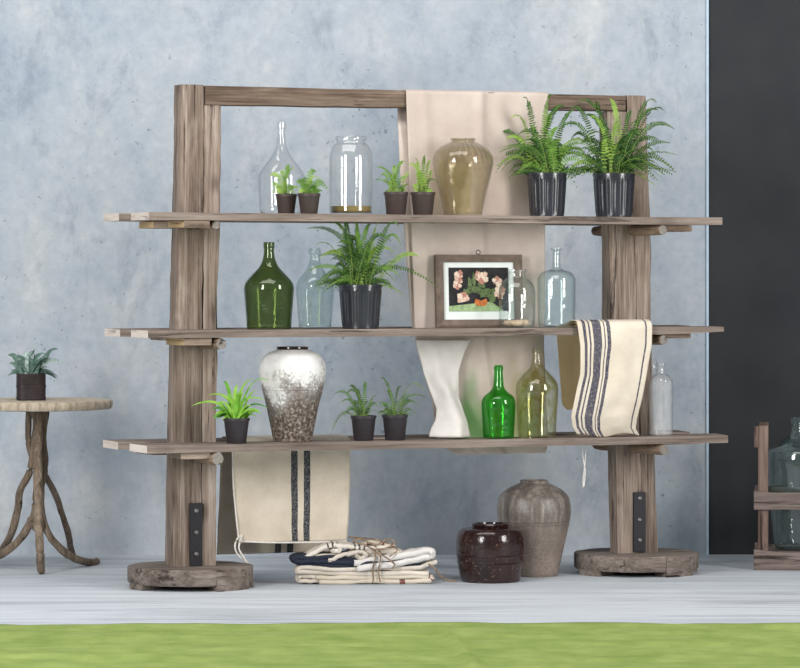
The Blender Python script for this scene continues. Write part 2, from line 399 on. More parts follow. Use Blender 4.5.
# ---------------------------------------------------------------- shelf unit (local frame: x along, y back, z up)
shelf = thing('display_shelf', 'large rustic shelf of rough timber posts, three plank levels and round wooden bases', 'shelf', U(0, 0, 0), A)
def L(s, v, z): return (s, -v, z)
PV = .055
def timber(left, right, zs, vf=PV, vb=-PV, mat='post', seed=0, name='timber'):
    """left/right: pixel columns of the front face edges at rows ys -> stacked rough sections"""
    secs = []
    ys = zs
    n = 40
    for i in range(n + 1):
        y = ys[0] + (ys[1] - ys[0]) * i / n
        lx = left(y); rx = right(y)
        sl, sr = sol(lx, vf), sol(rx, vf)
        z = zz(y, (sl + sr) / 2, vf)
        w = lambda k: .006 * N((seed + k * 7.7, z * 3.1, k)) + .0035 * N((seed, z * 13, k * 3))
        pts = []
        m = 6
        for k in range(m + 1):
            q = k / m; s = sl + (sr - sl) * q
            edge = .007 + .006 * N((z * 9, k, seed)) if k in (0, m) else 0
            pts.append(L(s + w(k), vf - edge + .004 * N((q * 4, z * 2.3, seed)), z))
        for k in range(m + 1):
            q = 1 - k / m; s = sl + (sr - sl) * q
            pts.append(L(s + w(k + 9), vb + .003 * N((q * 4, z * 2, seed + 5)), z))
        secs.append(pts)
    if secs[0][0][2] > secs[-1][0][2]: secs = secs[::-1]
    return MB().loft(secs).build(name, M[mat], shelf, auto=40)
def pl(*pts):
    def f(y):
        for (y0, x0), (y1, x1) in zip(pts, pts[1:]):
            if y <= y1 or (y1, x1) == pts[-1]:
                return x0 + (x1 - x0) * (y - y0) / (y1 - y0)
    return f
lpL = pl((84, 181.5), (215, 179), (330, 175.5), (440, 173), (566, 171.5)); lpS = pl((84, 204.5), (330, 203), (566, 201)); lpR = pl((84, 221.5), (215, 220.5), (330, 217.5), (440, 216.5), (566, 216))
timber(lpL, lambda y: lpS(y) - .35, (571.5, 84.5), mat='post', seed=1)
timber(lambda y: lpS(y) + .35, lpR, (571.5, 105.2), vf=.05, mat='post_light', seed=4)
rpL = pl((95, 607.5), (230, 610), (330, 611), (440, 616), (552, 618.5)); rpS = pl((95, 626.5), (215, 634), (552, 644)); rpR = pl((95, 645.5), (230, 651), (330, 651.5), (552, 658))
timber(rpL, lambda y: rpS(y) - .3, (558.5, 111.5), mat='post_light', seed=8)
timber(lambda y: rpS(y) + .3, rpR, (558.5, 95.5), vf=.05, mat='post', seed=11)
# top beam
secs = []
for i in range(41):
    q = i / 40; px = 205.5 + (626 - 205.5) * q; v = .058
    s = sol(px, v); yt = 85.5 + (95.8 - 85.5) * q; yb = 104.8 + (111 - 104.8) * q
    zt, zb = zz(yt, s, v) + .002 * N((q * 9, 1, 1)), zz(yb, s, v) + .003 * N((q * 9, 5, 1))
    secs.append([L(s, v, zb), L(s, v + .003 * N((q * 12, 3, 3)), (zt + zb) / 2), L(s, v, zt), L(s, -.05, zt), L(s, -.05, zb)])
beam = MB().loft(secs).build('top_beam', M['beam'], shelf, bevel=.004)
ZS = [1.8105, 1.2575, .7085]          # shelf heights (top of the boards)
TH = .037
def ztop(li, s): return ZS[li] + (.012 * (1 - max(0, min(1, (s + .35) / 2.6))) if li == 0 else 0)
def board(li, xlf, xlr, xrf, xrr, v0, v1, th=TH, dz=0, sag=0, taper=0):
    a = [sol(xlf, v1), sol(xlr, v0), sol(xrf, v1), sol(xrr, v0)]
    secs = []
    n = 36
    for i in range(n + 1):
        q = i / n
        sf = a[0] + (a[2] - a[0]) * q; sr = a[1] + (a[3] - a[1]) * q
        z = ztop(li, sf); e = .003 * N((q * 8, li, v0 * 9)); t2 = th * (1 - taper * max(0, (q - .9) * 10))
        secs.append([L(sf, v1 + e, z - t2), L(sf, v1 + e, z - .004), L(sf, v1 + e - .005, z), L(sr, v0 + e, z), L(sr, v0 + e, z - t2)])
    return MB().loft(secs, capmi=1).build('shelf_board', [M['board'], M['end']], shelf, auto=30)
FB, RB = (.085, .325), (-.325, -.085)
board(0, 149, 131, 722.5, 712, *FB); board(0, 119, 103.5, 690, 676, *RB)
board(1, 148, 131, 724, 714, *FB, th=.036, taper=.35); board(1, 120, 104.5, 690, 676, *RB)
board(2, 147, 129.5, 728, 716, *FB); board(2, 118, 103, 690, 676, *RB)
# cleats under the boards beside each post, and the round pegs through the posts
def cleat(li, lf, lr, rf, rr, v0, v1, th, mats=('cleat', 'cleat_end')):
    a = [sol(lf, v1), sol(lr, v0), sol(rf, v1), sol(rr, v0)]
    z1 = ztop(li, a[2]) - TH - .0005; z0 = z1 - th
    secs = []
    for q in (0, .33, .66, 1):
        sf = a[0] + (a[2] - a[0]) * q; sr = a[1] + (a[3] - a[1]) * q
        secs.append([L(sf, v1, z0), L(sf, v1, z1), L(sr, v0, z1), L(sr, v0, z0)])
    return MB().loft(secs, capmi=1).build('cleat', [M[mats[0]], M[mats[1]]], shelf, smooth=False, bevel=.003)
cleat(0, 184, 168, 210, 196, .09, .31, .034); cleat(0, 153, 139, 212, 198, -.31, -.09, .033)
cleat(1, 184, 166, 212, 198, .09, .30, .036); cleat(1, 164, 150, 200, 190, -.31, -.09, .02, ('cleat', 'cleat'))
cleat(2, 181, 170, 211, 197, .09, .30, .032, ('cleat', 'cleat')); cleat(2, 153, 136, 206, 195, -.31, -.09, .030, ('beam', 'beam'))
cleat(0, 640, 630, 692, 682, -.31, -.09, .030, ('log', 'cleat')); cleat(1, 640, 630, 691, 680, -.31, -.09, .028, ('cleat', 'end'))
cleat(2, 600, 594, 702, 690, -.31, -.09, .026, ('cleat', 'end'))
def peg(li, xr, xf, vr, vf, r, drop):
    z = ztop(li, sol(xf, vf)) - TH - r - drop
    p0, p1 = Vector(L(sol(xr, vr), vr, z)), Vector(L(sol(xf, vf), vf, z))
    pts = [p0.lerp(p1, i / 12) for i in range(13)]
    rad = [r * .85] + [r * (1 + .04 * N((i, li, 3))) for i in range(11)] + [r * .9]
    return MB().tube(pts, rad, 16, rough=.05, capmi=1).build('peg', [M['log'], M['log_end']], shelf)
peg(0, 180, 216.5, -.3, .31, .021, .001); peg(1, 180, 221.5, -.3, .33, .028, .001); peg(2, 178, 218, -.3, .34, .031, .001)
peg(0, 595, 663, -.3, .325, .027, .001); peg(1, 598, 664, -.3, .325, .026, .001); peg(2, 596, 664.5, -.3, .335, .028, .001)
# iron straps
def strap(x0, x1, y0, y1, bolts):
    v = PV + .002; s0, s1 = sol(x0, v), sol(x1, v); sm = (s0 + s1) / 2
    o = MB().box(s0, s1, -(v + .010), -(v - .006), zz(y1, sm, v), zz(y0, sm, v)).build('iron_strap', M['iron'], shelf, smooth=False, bevel=.002)
    for by in bolts:
        b = MB(); z = zz(by, sm, v)
        pts = [(sm, -(v + .006), z), (sm, -(v + .014), z), (sm, -(v + .018), z)]
        b.tube(pts, [.011, .011, .006], 12).build('bolt', M['bolt'], o)
strap(189.5, 202, 503, 566, (510.5, 532.5, 554)); strap(633, 645, 492, 552, (498, 519.5, 540))
# round bases
def base(px0, px1, pc, feet, seed):
    s0, s1 = sol(px0, 0), sol(px1, 0); c = (s0 + s1) / 2; r = (s1 - s0) / 2 * .965
    n = 64; secs = []
    for (k, z) in ((.985, .026), (1, .032), (1, .098), (.985, .105)):
        sec = []
        for j in range(n):
            th = 2 * PI * j / n
            rr = r * k * (1 + .02 * math.cos(8 * th + seed) * (.5 + .5 * math.cos(3 * th)) + .012 * N((math.cos(th) * 2, math.sin(th) * 2, seed)))
            sec.append((c + rr * math.cos(th), rr * math.sin(th), z))
        secs.append(sec)
    o = MB().loft(secs).build('base', M['base'], shelf, auto=40)
    for (a0, a1, z1) in feet:
        b = MB(); sec = []
        for z in (0, z1):
            q = []
            for k, rr in ((0, 1.012), (1, 1.012)):
                for m in range(7):
                    t = m / 6 if k == 0 else 1 - m / 6
                    th = math.radians(a0 + (a1 - a0) * t)
                    R_ = r * (1.02 if k == 0 else .6)
                    q.append((c + R_ * math.cos(th), R_ * math.sin(th), z))
            sec.append(q)
        b.loft(sec).build('foot', M['base'], o, auto=40)
base(128, 252, 190, [(-82, -40, .06), (-28, -8, .03), (-178, -155, .03), (80, 110, .03)], 1.3)
base(577, 694.5, 636, [(-85, -52, .104), (-178, -150, .03), (60, 100, .03), (-10, 15, .03)], 4.1)

# ---------------------------------------------------------------- lathe things in pixel profiles
def on_shelf(px, v, li): 
    s = sol(px, v); return U(s, v, ztop(li, s) + .0006), scale(s, v)
def on_floor(px, py):
    Y = floorY(py); return W(px, Y, .0006), F / Y
def smoothprof(p, k=5):
    """Catmull-Rom through (r, z); a repeated point keeps a corner"""
    out = []
    for i in range(len(p) - 1):
        p0, p1, p2, p3 = p[max(i - 1, 0)], p[i], p[i + 1], p[min(i + 2, len(p) - 1)]
        if p1 == p2: continue
        for j in range(k):
            t = j / k
            f = lambda a, b, c, d: .5 * (2 * b + (c - a) * t + (2 * a - 5 * b + 4 * c - d) * t * t + (3 * b - a - 3 * c + d) * t ** 3)
            out.append((max(0.0005, f(p0[0], p1[0], p2[0], p3[0])), f(p0[1], p1[1], p2[1], p3[1])))
    out.append(p[-1]); return out
def vessel_mb(prof, S, wall=.004, bottom=.008, n=56, k=5, mod=None):
    """prof: (half width px, height px above base) from base edge up to the rim"""
    P = smoothprof([(a / S, b / S) for a, b in prof], k)
    outer = [(.0005, .003), (P[0][0] * .6, .002), (P[0][0] * .93, 0)] + P
    inner = []
    for i in range(len(P)):
        a, b = P[max(i - 1, 0)], P[min(i + 1, len(P) - 1)]
        dx, dz = b[0] - a[0], b[1] - a[1]; l = math.hypot(dx, dz) or 1
        inner.append((max(.001, P[i][0] - wall * dz / l), max(bottom, P[i][1] + wall * dx / l)))
    inner = [p for p in inner if True]
    inner[-1] = (P[-1][0] - wall, P[-1][1])
    return MB().lathe(outer + inner[::-1] + [(.0005, bottom)], n, mod=mod), P
def bottle(name, label, cat, loc, S, prof, mat, wall=.004, mod=None, group=None, k=5, rz=0, parent_thing=False):
    b, P = vessel_mb(prof, S, wall, k=k, mod=mod)
    o = b.build(name, mat, loc=loc, auto=50); o.rotation_euler.z = rz
    return tag(o, label, cat, group)

# top shelf
loc, S = on_shelf(281.5, -.16, 0)
bottle('demijohn', 'clear glass demijohn with long thin neck behind two small ferns on the top shelf', 'bottle', loc, S,
       [(18, 0), (22, 4), (22.8, 20), (23.2, 36), (22.5, 41), (18, 48), (10.5, 58), (5.6, 68), (4.2, 78), (3.9, 86), (3.9, 86), (4.9, 86.6), (4.9, 92)], G['clear'])
loc, S = on_shelf(351, .12, 0)
th_ = thing('glass_jar', 'tall clear cylinder jar with shallow olive liquid at the bottom, top shelf', 'jar', loc)
vessel_mb([(19, 0), (21.2, 2), (21.6, 10), (21.6, 52), (21, 61), (17.5, 69), (14.6, 72), (14.6, 73.5), (15.4, 74.5), (15.4, 77.5), (14.6, 78.5), (14.6, 78.5)], S, .004)[0].build('glass_body', G['clear'], th_, auto=50)
MB().lathe([(.001, .009), (18.2 / S, .009), (20.2 / S, .018), (20.4 / S, 8.6 / S), (.001, 8.6 / S)], 48).build('liquid', M['liquid'], th_)
tag(th_.children[1], 'olive liquid')
loc, S = on_shelf(463, .225, 0)
rib = lambda th, z: 1 + .018 * math.sin(th * 26) * min(1, max(0, (z - .22) * 9))
bottle('ginger_jar', 'smoky amber ribbed glass ginger jar in front of the linen drape', 'jar', loc, S,
       [(18.5, 0), (19.5, 2), (23, 18), (27.3, 36), (29.8, 48), (30.6, 54), (29, 61), (23.5, 68), (15, 72.5), (11.5, 74), (11.5, 74.5), (12.8, 75.4), (12.8, 76.6), (11.8, 77.2)], G['smoke'], .006, rib, k=6)
# middle shelf
loc, S = on_shelf(269, .19, 1)
bottle('demijohn', 'dark olive green glass demijohn on the middle shelf', 'bottle', loc, S,
       [(21, 0), (22.3, 2.5), (23, 14), (24.8, 37), (24.8, 42), (23, 47.5), (16.5, 55), (10, 62), (6.6, 69), (5.3, 76), (5, 81), (5, 81), (5.5, 81.4), (5.5, 86.5), (4.8, 87)], G['olive'])
loc, S = on_shelf(315, -.13, 1)
bottle('demijohn', 'small pale blue glass demijohn with rounded lip beside the dark olive one', 'bottle', loc, S,
       [(15, 0), (16.5, 2.5), (17.4, 14), (18.9, 34), (18.8, 42), (16.5, 48), (11, 55), (7, 62), (5.3, 68), (5, 73), (5, 73), (5.8, 74), (6, 77), (5, 79.5)], G['blue'])
loc, S = on_shelf(517, .238, 1)
bottle('wide_mouth_jar', 'clear greenish wide mouth jar holding beige pebbles', 'jar', loc, S,
       [(15, 0), (17.5, 2.5), (18.2, 10), (18.4, 34), (17.5, 41), (13.5, 47), (9.5, 50.5), (9, 53), (9, 55), (10.2, 56), (10.2, 58.6)], G['jar'])
jar_loc, jar_S = loc, S
bx_ = [(-7.5, 2, 5.2, 3.0, 10, 'palest beige pebble at the left inside the wide mouth jar'), (-.5, -5, 6, 3.2, 50, 'largest beige pebble at the front inside the wide mouth jar'), (6.5, 1, 5, 3.4, 20, 'rounder tan pebble at the right inside the wide mouth jar')]
for i, (dx, dy, r, hh, rz, lb) in enumerate(bx_):
    sec = []
    for a in range(9):
        ph = -PI / 2 + PI * a / 8
        sec.append((max(.02, math.cos(ph)) * r, math.sin(ph) * hh + hh))
    o = MB().lathe([(a / S, b / S) for a, b in sec], 16, mod=lambda t, z: 1 + .12 * math.sin(t) + .18 * math.cos(2 * t)).build('pebble', M['stone'], loc=loc + Vector((dx / S, dy / S, .0082)))
    tag(o, lb, 'stone', 'pebbles in the wide mouth jar')
loc, S = on_shelf(556.5, .17, 1)
bottle('water_bottle', 'pale aqua cylinder bottle with slim straight neck beside the pebble jar', 'bottle', loc, S,
       [(16.5, 0), (18.4, 2.5), (18.8, 10), (19.2, 44), (18.6, 50), (14.5, 55), (7.5, 57.5), (4.6, 59.5), (4, 63), (4, 74), (4, 76), (5.6, 77.5), (5.6, 79.3)], G['aqua'])
# bottom shelf
loc, S = on_shelf(292.5, .15, 2)
mj = thing('stoneware_jar', 'tall pottery jar with flaking white glaze over dark brown on the bottom shelf', 'jar', loc)
b, P = vessel_mb([(18.5, 0), (19.5, 1.5), (21.5, 12), (26, 34), (31, 55), (33, 66), (33.4, 72), (32, 79), (26.5, 87), (17.5, 91), (14.8, 92), (14.2, 93.2)], S, .008, k=6)
b.build('body', M['wjar'], mj, auto=50)
rr = 15.2 / S
MB().lathe([(rr - .008, 92 / S), (rr, 91.6 / S), (rr + .004, 93 / S), (rr + .003, 94.6 / S), (rr - .010, 94.6 / S), (rr - .014, 92 / S), (rr - .008, 92 / S)], 48).build('rim', M['bglaze'], mj)
for zb in (52.3, 55.5):
    ro = [r for r, z in P if abs(z - zb / S) < .012][0]
    MB().lathe([(ro - .006, zb / S - .006), (ro + .004, zb / S), (ro - .004, zb / S + .006)], 48).build('ridge', M['wjar'], mj)
loc, S = on_shelf(498.5, .20, 2)
bottle('wine_bottle', 'bright emerald green squat glass bottle on the bottom shelf', 'bottle', loc, S,
       [(14.5, 0), (15.5, 2), (16.2, 14), (17.1, 32), (16.8, 37), (14.5, 42), (9, 46.5), (5.8, 51), (5, 58), (4.3, 68), (4.3, 68), (4.9, 68.4), (4.9, 71), (4.2, 71.3), (4.2, 73)], G['green'])
loc, S = on_shelf(537, .20, 2)
bottle('demijohn', 'pale olive tinted glass demijohn with yellow streaks next to the emerald bottle', 'bottle', loc, S,
       [(17.5, 0), (18.8, 2), (19.6, 14), (21.2, 42), (21.2, 50), (19.5, 56), (13.5, 63.5), (7.8, 69.5), (5.6, 75), (4.6, 82), (4.4, 84.5), (4.4, 84.5), (5, 85), (5, 88.5), (4.3, 89)], G['yellow'])
CL = [(10.6, 0), (11.6, 2), (11.8, 10), (11.9, 50), (11.2, 55.5), (8.0, 59.5), (5.0, 61.8), (4.1, 64), (3.9, 69), (3.9, 69), (4.5, 69.5), (4.6, 73)]
loc, S = on_shelf(661, .20, 2)
bottle('water_bottle', 'cloudy clear bottle to the right of the striped towel, nearer the front', 'bottle', loc, S, CL, G['milky'])
loc, S = on_shelf(652.5, -.20, 2)
bottle('water_bottle', 'cloudy clear bottle half hidden behind the striped towel', 'bottle', loc, S, CL, G['milky'])
# floor jars
loc, S = on_floor(490.5, 581.2)
gj = thing('glazed_pot', 'squat dark brown glossy glazed pot with two ridges on the floor', 'pot', loc)
b, P = vessel_mb([(28, 0), (29.5, 1.5), (31.5, 10), (33.5, 22), (34.6, 34), (34, 44), (31, 51), (25, 53.2), (18.5, 54), (17.4, 55)], S, .01, k=6)
b.build('body', M['bglaze'], gj, auto=50)
rr = 18 / S
MB().lathe([(rr - .012, 53.5 / S), (rr - .002, 54 / S), (rr + .006, 56.5 / S), (rr, 58 / S), (rr - .012, 58 / S), (rr - .016, 55.5 / S), (rr - .012, 53.5 / S)], 48).build('rim', M['bglaze'], gj)
for zb in (19.5, 27):
    ro = min(((abs(z - zb / S), r) for r, z in P))[1]
    MB().lathe([(ro - .006, zb / S - .006), (ro + .004, zb / S), (ro - .004, zb / S + .006)], 48).build('ridge', M['bglaze'], gj)
loc, S = on_floor(534, 575.5)
gj = thing('stoneware_jar', 'tall grey brown stoneware jar on the floor behind the dark glazed pot', 'jar', loc)
b, P = vessel_mb([(22.5, 0), (24, 2), (29, 24), (34, 46), (36.7, 60), (37, 68), (34.5, 79), (27.5, 86), (18, 91), (14, 92.5), (13.4, 93.5)], S, .01, k=6)
b.build('body', M['stoneware'], gj, auto=50)
rr = 13.6 / S
MB().lathe([(rr - .010, 92 / S), (rr, 92 / S), (rr + .003, 94.7 / S), (rr - .003, 95.5 / S), (rr - .012, 95.5 / S), (rr - .014, 93 / S), (rr - .010, 92 / S)], 40).build('rim', M['stoneware'], gj)
for zb in (52, 55):
    ro = min(((abs(z - zb / S), r) for r, z in P))[1]
    MB().lathe([(ro - .006, zb / S - .005), (ro + .003, zb / S), (ro - .004, zb / S + .005)], 48).build('ridge', M['stoneware'], gj)

# ---------------------------------------------------------------- potted plants
def bez(p0, p1, p2, t): return p0 * (1 - t) ** 2 + p1 * (2 * t * (1 - t)) + p2 * t * t
def frond_mb(p0, p1, p2, w, rng, step=.0085, bare=.14, lw=.56, droop=.22):
    b = MB(); n = max(10, int((p2 - p0).length * 1.25 / step)); pts = [bez(p0, p1, p2, i / n) for i in range(n + 1)]
    b.tube(pts[::2] if n > 16 else pts, [.0016 * (1 - .6 * i / len(pts)) for i in range(len(pts[::2] if n > 16 else pts))], 4, mi=1)
    roll = rng.uniform(-.6, .6); face = rng.uniform(.35, 1.0)
    for i in range(n + 1):
        t = i / n
        if t < bare: continue
        q = (t - bare) / (1 - bare)
        ln = w * min(1, .35 + q * 3) * (1 - q ** 3.2 * .85) * rng.uniform(.8, 1.12)
        T = (pts[min(i + 1, n)] - pts[max(i - 1, 0)]).normalized()
        B = T.cross(Vector((0, -face, 1 - face * .6)))
        B = B.normalized() if B.length > .05 else Vector((1, 0, 0))
        B = (Matrix.Rotation(roll, 3, T) @ B).normalized(); Nn = T.cross(B)
        for sgn in (-1, 1):
            d = (B * sgn * .95 + T * .26 + Vector((0, 0, -droop)) * rng.uniform(.4, 1.3) + Nn * rng.uniform(-.25, .25)).normalized()
            wd = T * step * lw * .5
            p = pts[i]
            b.add([p - wd * .8, p + d * ln * .45 - wd * 1.1 - Nn * .001, p + d * ln, p + d * ln * .45 + wd * 1.1 - Nn * .001, p + wd * .8],
                  [[0, 1, 2, 3, 4]])
    return b
def blade_mb(p0, p1, p2, w, rng, n=12, fold=.25):
    b = MB(); face = Vector((rng.uniform(-.3, .3), -rng.uniform(.2, 1.0), .7))
    vs, fs = [], []
    for i in range(n + 1):
        t = i / n; p = bez(p0, p1, p2, t); T = (bez(p0, p1, p2, min(1, t + .02)) - bez(p0, p1, p2, max(0, t - .02))).normalized()
        B = T.cross(face); B = B.normalized() if B.length > .05 else Vector((1, 0, 0))
        up = B.cross(T); ww = w * (math.sin(PI * min(1, .18 + .82 * t)) ** .7) * (1 if t < .999 else .05)
        vs += [p - B * ww + up * ww * fold, p, p + B * ww + up * ww * fold]
    for i in range(n):
        a = i * 3; fs += [[a, a + 1, a + 4, a + 3], [a + 1, a + 2, a + 5, a + 4]]
    return b.add(vs, fs)
def flower_pot(root, S, rt, rb, h, mat, rim=3, ribs=0):
    T, B_, Hh, q = rt / S, rb / S, h / S, rim / S
    prof = [(.001, .001), (B_ * .94, 0), (B_, .003), (B_ + (T * .94 - B_) * .98, Hh - q), (T * .94, Hh - q + .0005), (T, Hh - q + .001), (T, Hh - .0015), (T - .0015, Hh), (T - .004, Hh - .0005), (T * .92 - .004, Hh - q), (T * .9 - .003, Hh * .8), (.001, Hh * .8)]
    if ribs:
        prof = [(.001, .001), (B_ * .94, 0), (B_, .002)] + [(B_ + (T * .95 - B_) * i / 8, .004 + (Hh - 2.2 * q - .004) * i / 8) for i in range(9)] + prof[4:]
        prof[12] = (T * .97, Hh - 2.1 * q); prof.insert(13, (T * .97, Hh - q)) 
    m = (lambda th, z: 1 + (.022 * max(-.6, min(1, 1.6 * math.sin(th * ribs))) if .004 < z < Hh - 2.15 * q else 0)) if ribs else None
    MB().lathe(prof, 144 if ribs else 40, mod=m).build('pot', mat, root, auto=40)
    MB().lathe([(.001, Hh * .8 + .002), (T * .55, Hh * .84 + .002), (T * .9 - .004, Hh * .8 + .002)], 24).build('soil', M['soil'], root)
    return Hh
def plant(name, label, px, v, li, pot, mat, tips, nrand, env, w, mats, seed, kind='fern', group=None, loc=None, S=None, ribs=0, step=.0128, bare=.10, rim=3, lift=.55, pot_fn=None, depth=(.10, .22), cat='plant', part='frond'):
    rng = random.Random(seed)
    if loc is None: loc, S = on_shelf(px, v, li)
    root = thing(name, label, cat, loc, 0, group)
    Hh = (pot_fn or flower_pot)(root, S, *pot, mat, rim, ribs) if pot_fn is None else pot_fn(root, S)
    rt = pot[0] / S
    allt = [(dx, dy, None) for dx, dy in tips]
    for i in range(nrand):
        th = PI * rng.uniform(-.14, 1.14)
        k = rng.choice((rng.uniform(.3, .7), rng.uniform(.7, 1.05)))
        ex = env[0] if math.cos(th) < 0 else env[1]
        allt.append((math.cos(th) * ex * k, (max(0, math.sin(th)) ** .8 - .25 * max(0, -math.sin(th))) * env[2] * k * rng.uniform(.45, 1) + rng.uniform(-3, 2), None))
    for i, (dx, dy, _) in enumerate(allt):
        L_ = math.hypot(dx, dy) / S
        dep = rng.uniform(-depth[1], depth[0]) * min(1, L_ / .3)
        p0 = Vector((rng.uniform(-.45, .45) * rt + dx / S * .06, rng.uniform(-.4, .4) * rt, Hh * .8 + .003))
        p2 = Vector((dx / S, dep, Hh + dy / S))
        up = max(dy, 0) / S
        arch = lift * (abs(dx) / S * .55 + abs(dep) * .3) + .01
        arch *= rng.uniform(.5, 2.1) if kind == 'fern' else 1
        p1 = Vector((p0.x + (p2.x - p0.x) * rng.uniform(.15, .62), p0.y + (p2.y - p0.y) * .38, Hh + up * .85 + arch))
        m = mats[rng.choice((0, 0, 1, 1, 1, 2))]
        if kind == 'fern':
            frond_mb(p0, p1, p2, w * rng.uniform(.8, 1.1), rng, step, bare).build(part, [m, STEM], root, smooth=False)
        else:
            blade_mb(p0, p1, p2, w * rng.uniform(.75, 1.15), rng).build(part, m, root, auto=0)
    return root
# top shelf: two pairs of little pots, two big nursery pots
smallpot = (10.8, 8, 19.5)
gp = 'small ferns in brown plastic pots on the top shelf'
plant('potted_fern', 'small light green fern in brown plastic pot in front of the clear demijohn', 286.2, .165, 0, (11, 8.2, 20), M['potbrown'],
      [(-16, 18), (-14, 10), (-6, 22), (3, 29), (8, 25), (8, -10), (-12, 5), (12, 6)], 10, (14, 10, 22), .018, [LEAF[0], LEAF[2], LEAF[2]], 3, group=gp, step=.0105, bare=.1)
plant('potted_fern', 'small bushy fern in brown plastic pot left of the olive liquid jar', 309, .26, 0, (11.5, 8.5, 20.5), M['potbrown'],
      [(20, 3), (16, 9), (7, 22), (-12, 10), (12, 14), (-6, 14), (3, 12)], 12, (12, 15, 14), .022, [LEAF[0], LEAF[0], LEAF[2]], 5, group=gp, step=.012, bare=.15)
plant('potted_fern', 'small fern with trailing thin stems in brown pot right of the olive liquid jar', 396, .18, 0, (12.4, 9.6, 23), M['potbrown'],
      [(-19, 24), (-20.5, 12), (-15, 16), (-2, 26), (8, 31), (-8, 18), (14, 17)], 13, (15, 14, 25), .015, [LEAF[0], LEAF[0], LEAF[2]], 8, group=gp, step=.0105)
plant('potted_fern', 'small upright fern in brown pot immediately left of the amber ginger jar', 423, .2, 0, (12.6, 9.6, 23), M['potbrown'],
      [(-15, 27), (-8, 33), (2, 36), (8, 31), (-4, 22), (15, 10), (10, 22)], 13, (15, 11, 31), .016, [LEAF[0], LEAF[2], LEAF[1]], 12, group=gp, step=.0105)
gp = 'large ferns in ribbed black nursery pots'
plant('potted_fern', 'large arching fern in ribbed black nursery pot beside the ginger jar, top shelf', 547, .19, 0, (20.3, 17, 43.5), M['potblack'],
      [(-56, 40), (-42, 12), (-36, 54), (-24, 74), (-16, 46), (2, 77), (4, 60), (16, 66), (-48, 20), (26, 62), (38, 8), (30, -14), (24, -8), (-28, 4)], 74, (50, 42, 64), .0235, LEAF, 21, group=gp, ribs=18)
plant('potted_fern', 'large dense fern in ribbed black nursery pot in front of the right post', 614, .205, 0, (21.5, 18, 43.5), M['potblack'],
      [(62, 18), (58, 44), (52, 62), (44, 64), (40, 70), (62, 2), (44, -14), (54, 30), (-4, 74), (-22, 70), (-44, 64), (-56, 42), (-30, 58), (18, 62), (30, 54), (-52, 24), (-46, 4), (-36, 72)], 76, (58, 60, 66), .0235, [LEAF[1], LEAF[1], LEAF[2]], 22, group=gp, ribs=18)
plant('potted_fern', 'large lush fern in ribbed black nursery pot on the middle shelf', 360.5, .19, 1, (22, 18, 44), M['potblack'],
      [(80, -4), (58, 28), (38, 58), (40, 40), (46, -12), (22, 62), (10, 60), (-4, 64), (-16, 66), (-30, 62), (-52, 56), (-44, 40), (-52, 14), (-44, 28), (-36, -4), (-30, 8), (18, -6), (0, 50), (30, 44)], 76, (46, 42, 66), .021, [LEAF[0], LEAF[1], LEAF[2]], 23, group=gp, ribs=18)
# bottom shelf
plant('spider_plant', 'small grassy plant with long thin blades in dark pot beside the left post', 236.5, .25, 2, (13.4, 9.8, 25.5), M['potdark'],
      [(-45, 12), (-30, 22), (-14, 36), (1, 33), (17, 38), (34, 38), (33, 10), (30, 18), (24, 6), (-18, 2), (-20, 14), (8, 26), (-8, 20), (22, 26)], 30, (26, 28, 26), .0098, BLADE, 31, kind='blade', lift=.5, part='leaf')
gp = 'small dark ferns in dark plastic pots on the bottom shelf'
plant('potted_fern', 'small dark fern with a drooping brown frond in left pot of the bottom shelf pair', 363.5, .19, 2, (13, 9.8, 25), M['potdark'],
      [(-30, 21), (-32, -17), (-14, 29), (-6, 27), (2, 33), (12, 20), (-22, 14), (18, 8), (-17, 22)], 16, (24, 17, 26), .013, LEAFD, 41, group=gp, step=.009)
plant('potted_fern', 'small paler fern with spreading fronds in right pot of the bottom shelf pair', 395, .21, 2, (13.2, 9.8, 25.5), M['potdark'],
      [(-14, 37), (29, 25), (32, 17), (26, 9), (6, 28), (-16, 12), (14, 20), (-8, 24), (-12, 3), (20, 13)], 14, (17, 24, 25), .0115, [LEAFD[0], LEAFD[1], LEAF[0]], 43, group=gp, step=.009)

# ---------------------------------------------------------------- framed picture
v = .125
s0, s1 = sol(433.5, v), sol(520, v); Sx = scale((s0 + s1) / 2, v)
pw = s1 - s0; ph = 73 / Sx; fw = .042
pic = thing('framed_picture', 'walnut framed still life picture of pink flowers leaning against the drape', 'picture', U((s0 + s1) / 2 + .016, v, ZS[1] + .001), A)
pic.rotation_euler = (math.radians(-3.2), 0, A)
def bar(b, p, q):                             # mitred bar: outer p0-p1, inner q0-q1
    d0, d1 = -.012, .02
    secs = []
    for (P_, Q_) in ((p[0], q[0]), (p[1], q[1])):
        secs.append([(P_[0], d1, P_[1]), (P_[0], d0 + .004, P_[1]), ((P_[0] * .7 + Q_[0] * .3), d0, (P_[1] * .7 + Q_[1] * .3)), (Q_[0], d0 + .008, Q_[1]), (Q_[0], d1, Q_[1])])
    b.loft(secs)
ho, hi = pw / 2, pw / 2 - fw
o4 = [(-ho, 0), (ho, 0), (ho, ph), (-ho, ph)]; i4 = [(-hi, fw * .95), (hi, fw * .95), (hi, ph - fw * .9), (-hi, ph - fw * .9)]
for k in range(4):
    b = MB(); bar(b, (o4[k], o4[(k + 1) % 4]), (i4[k], i4[(k + 1) % 4])); b.build('frame_bar', M['frame'], pic, smooth=False)
MB().box(-hi - .004, hi + .004, .006, .014, fw * .9, ph - fw * .85).build('mount_board', M['mat'], pic, smooth=False)
cw, ch, cz = hi * .845, (ph - 2 * fw) * .78, fw + (ph - 2 * fw) * .53
art = MB().box(-cw, cw, .004, .0065, cz - ch / 2, cz + ch / 2).build('painting', M['paint_bg'], pic, smooth=False)
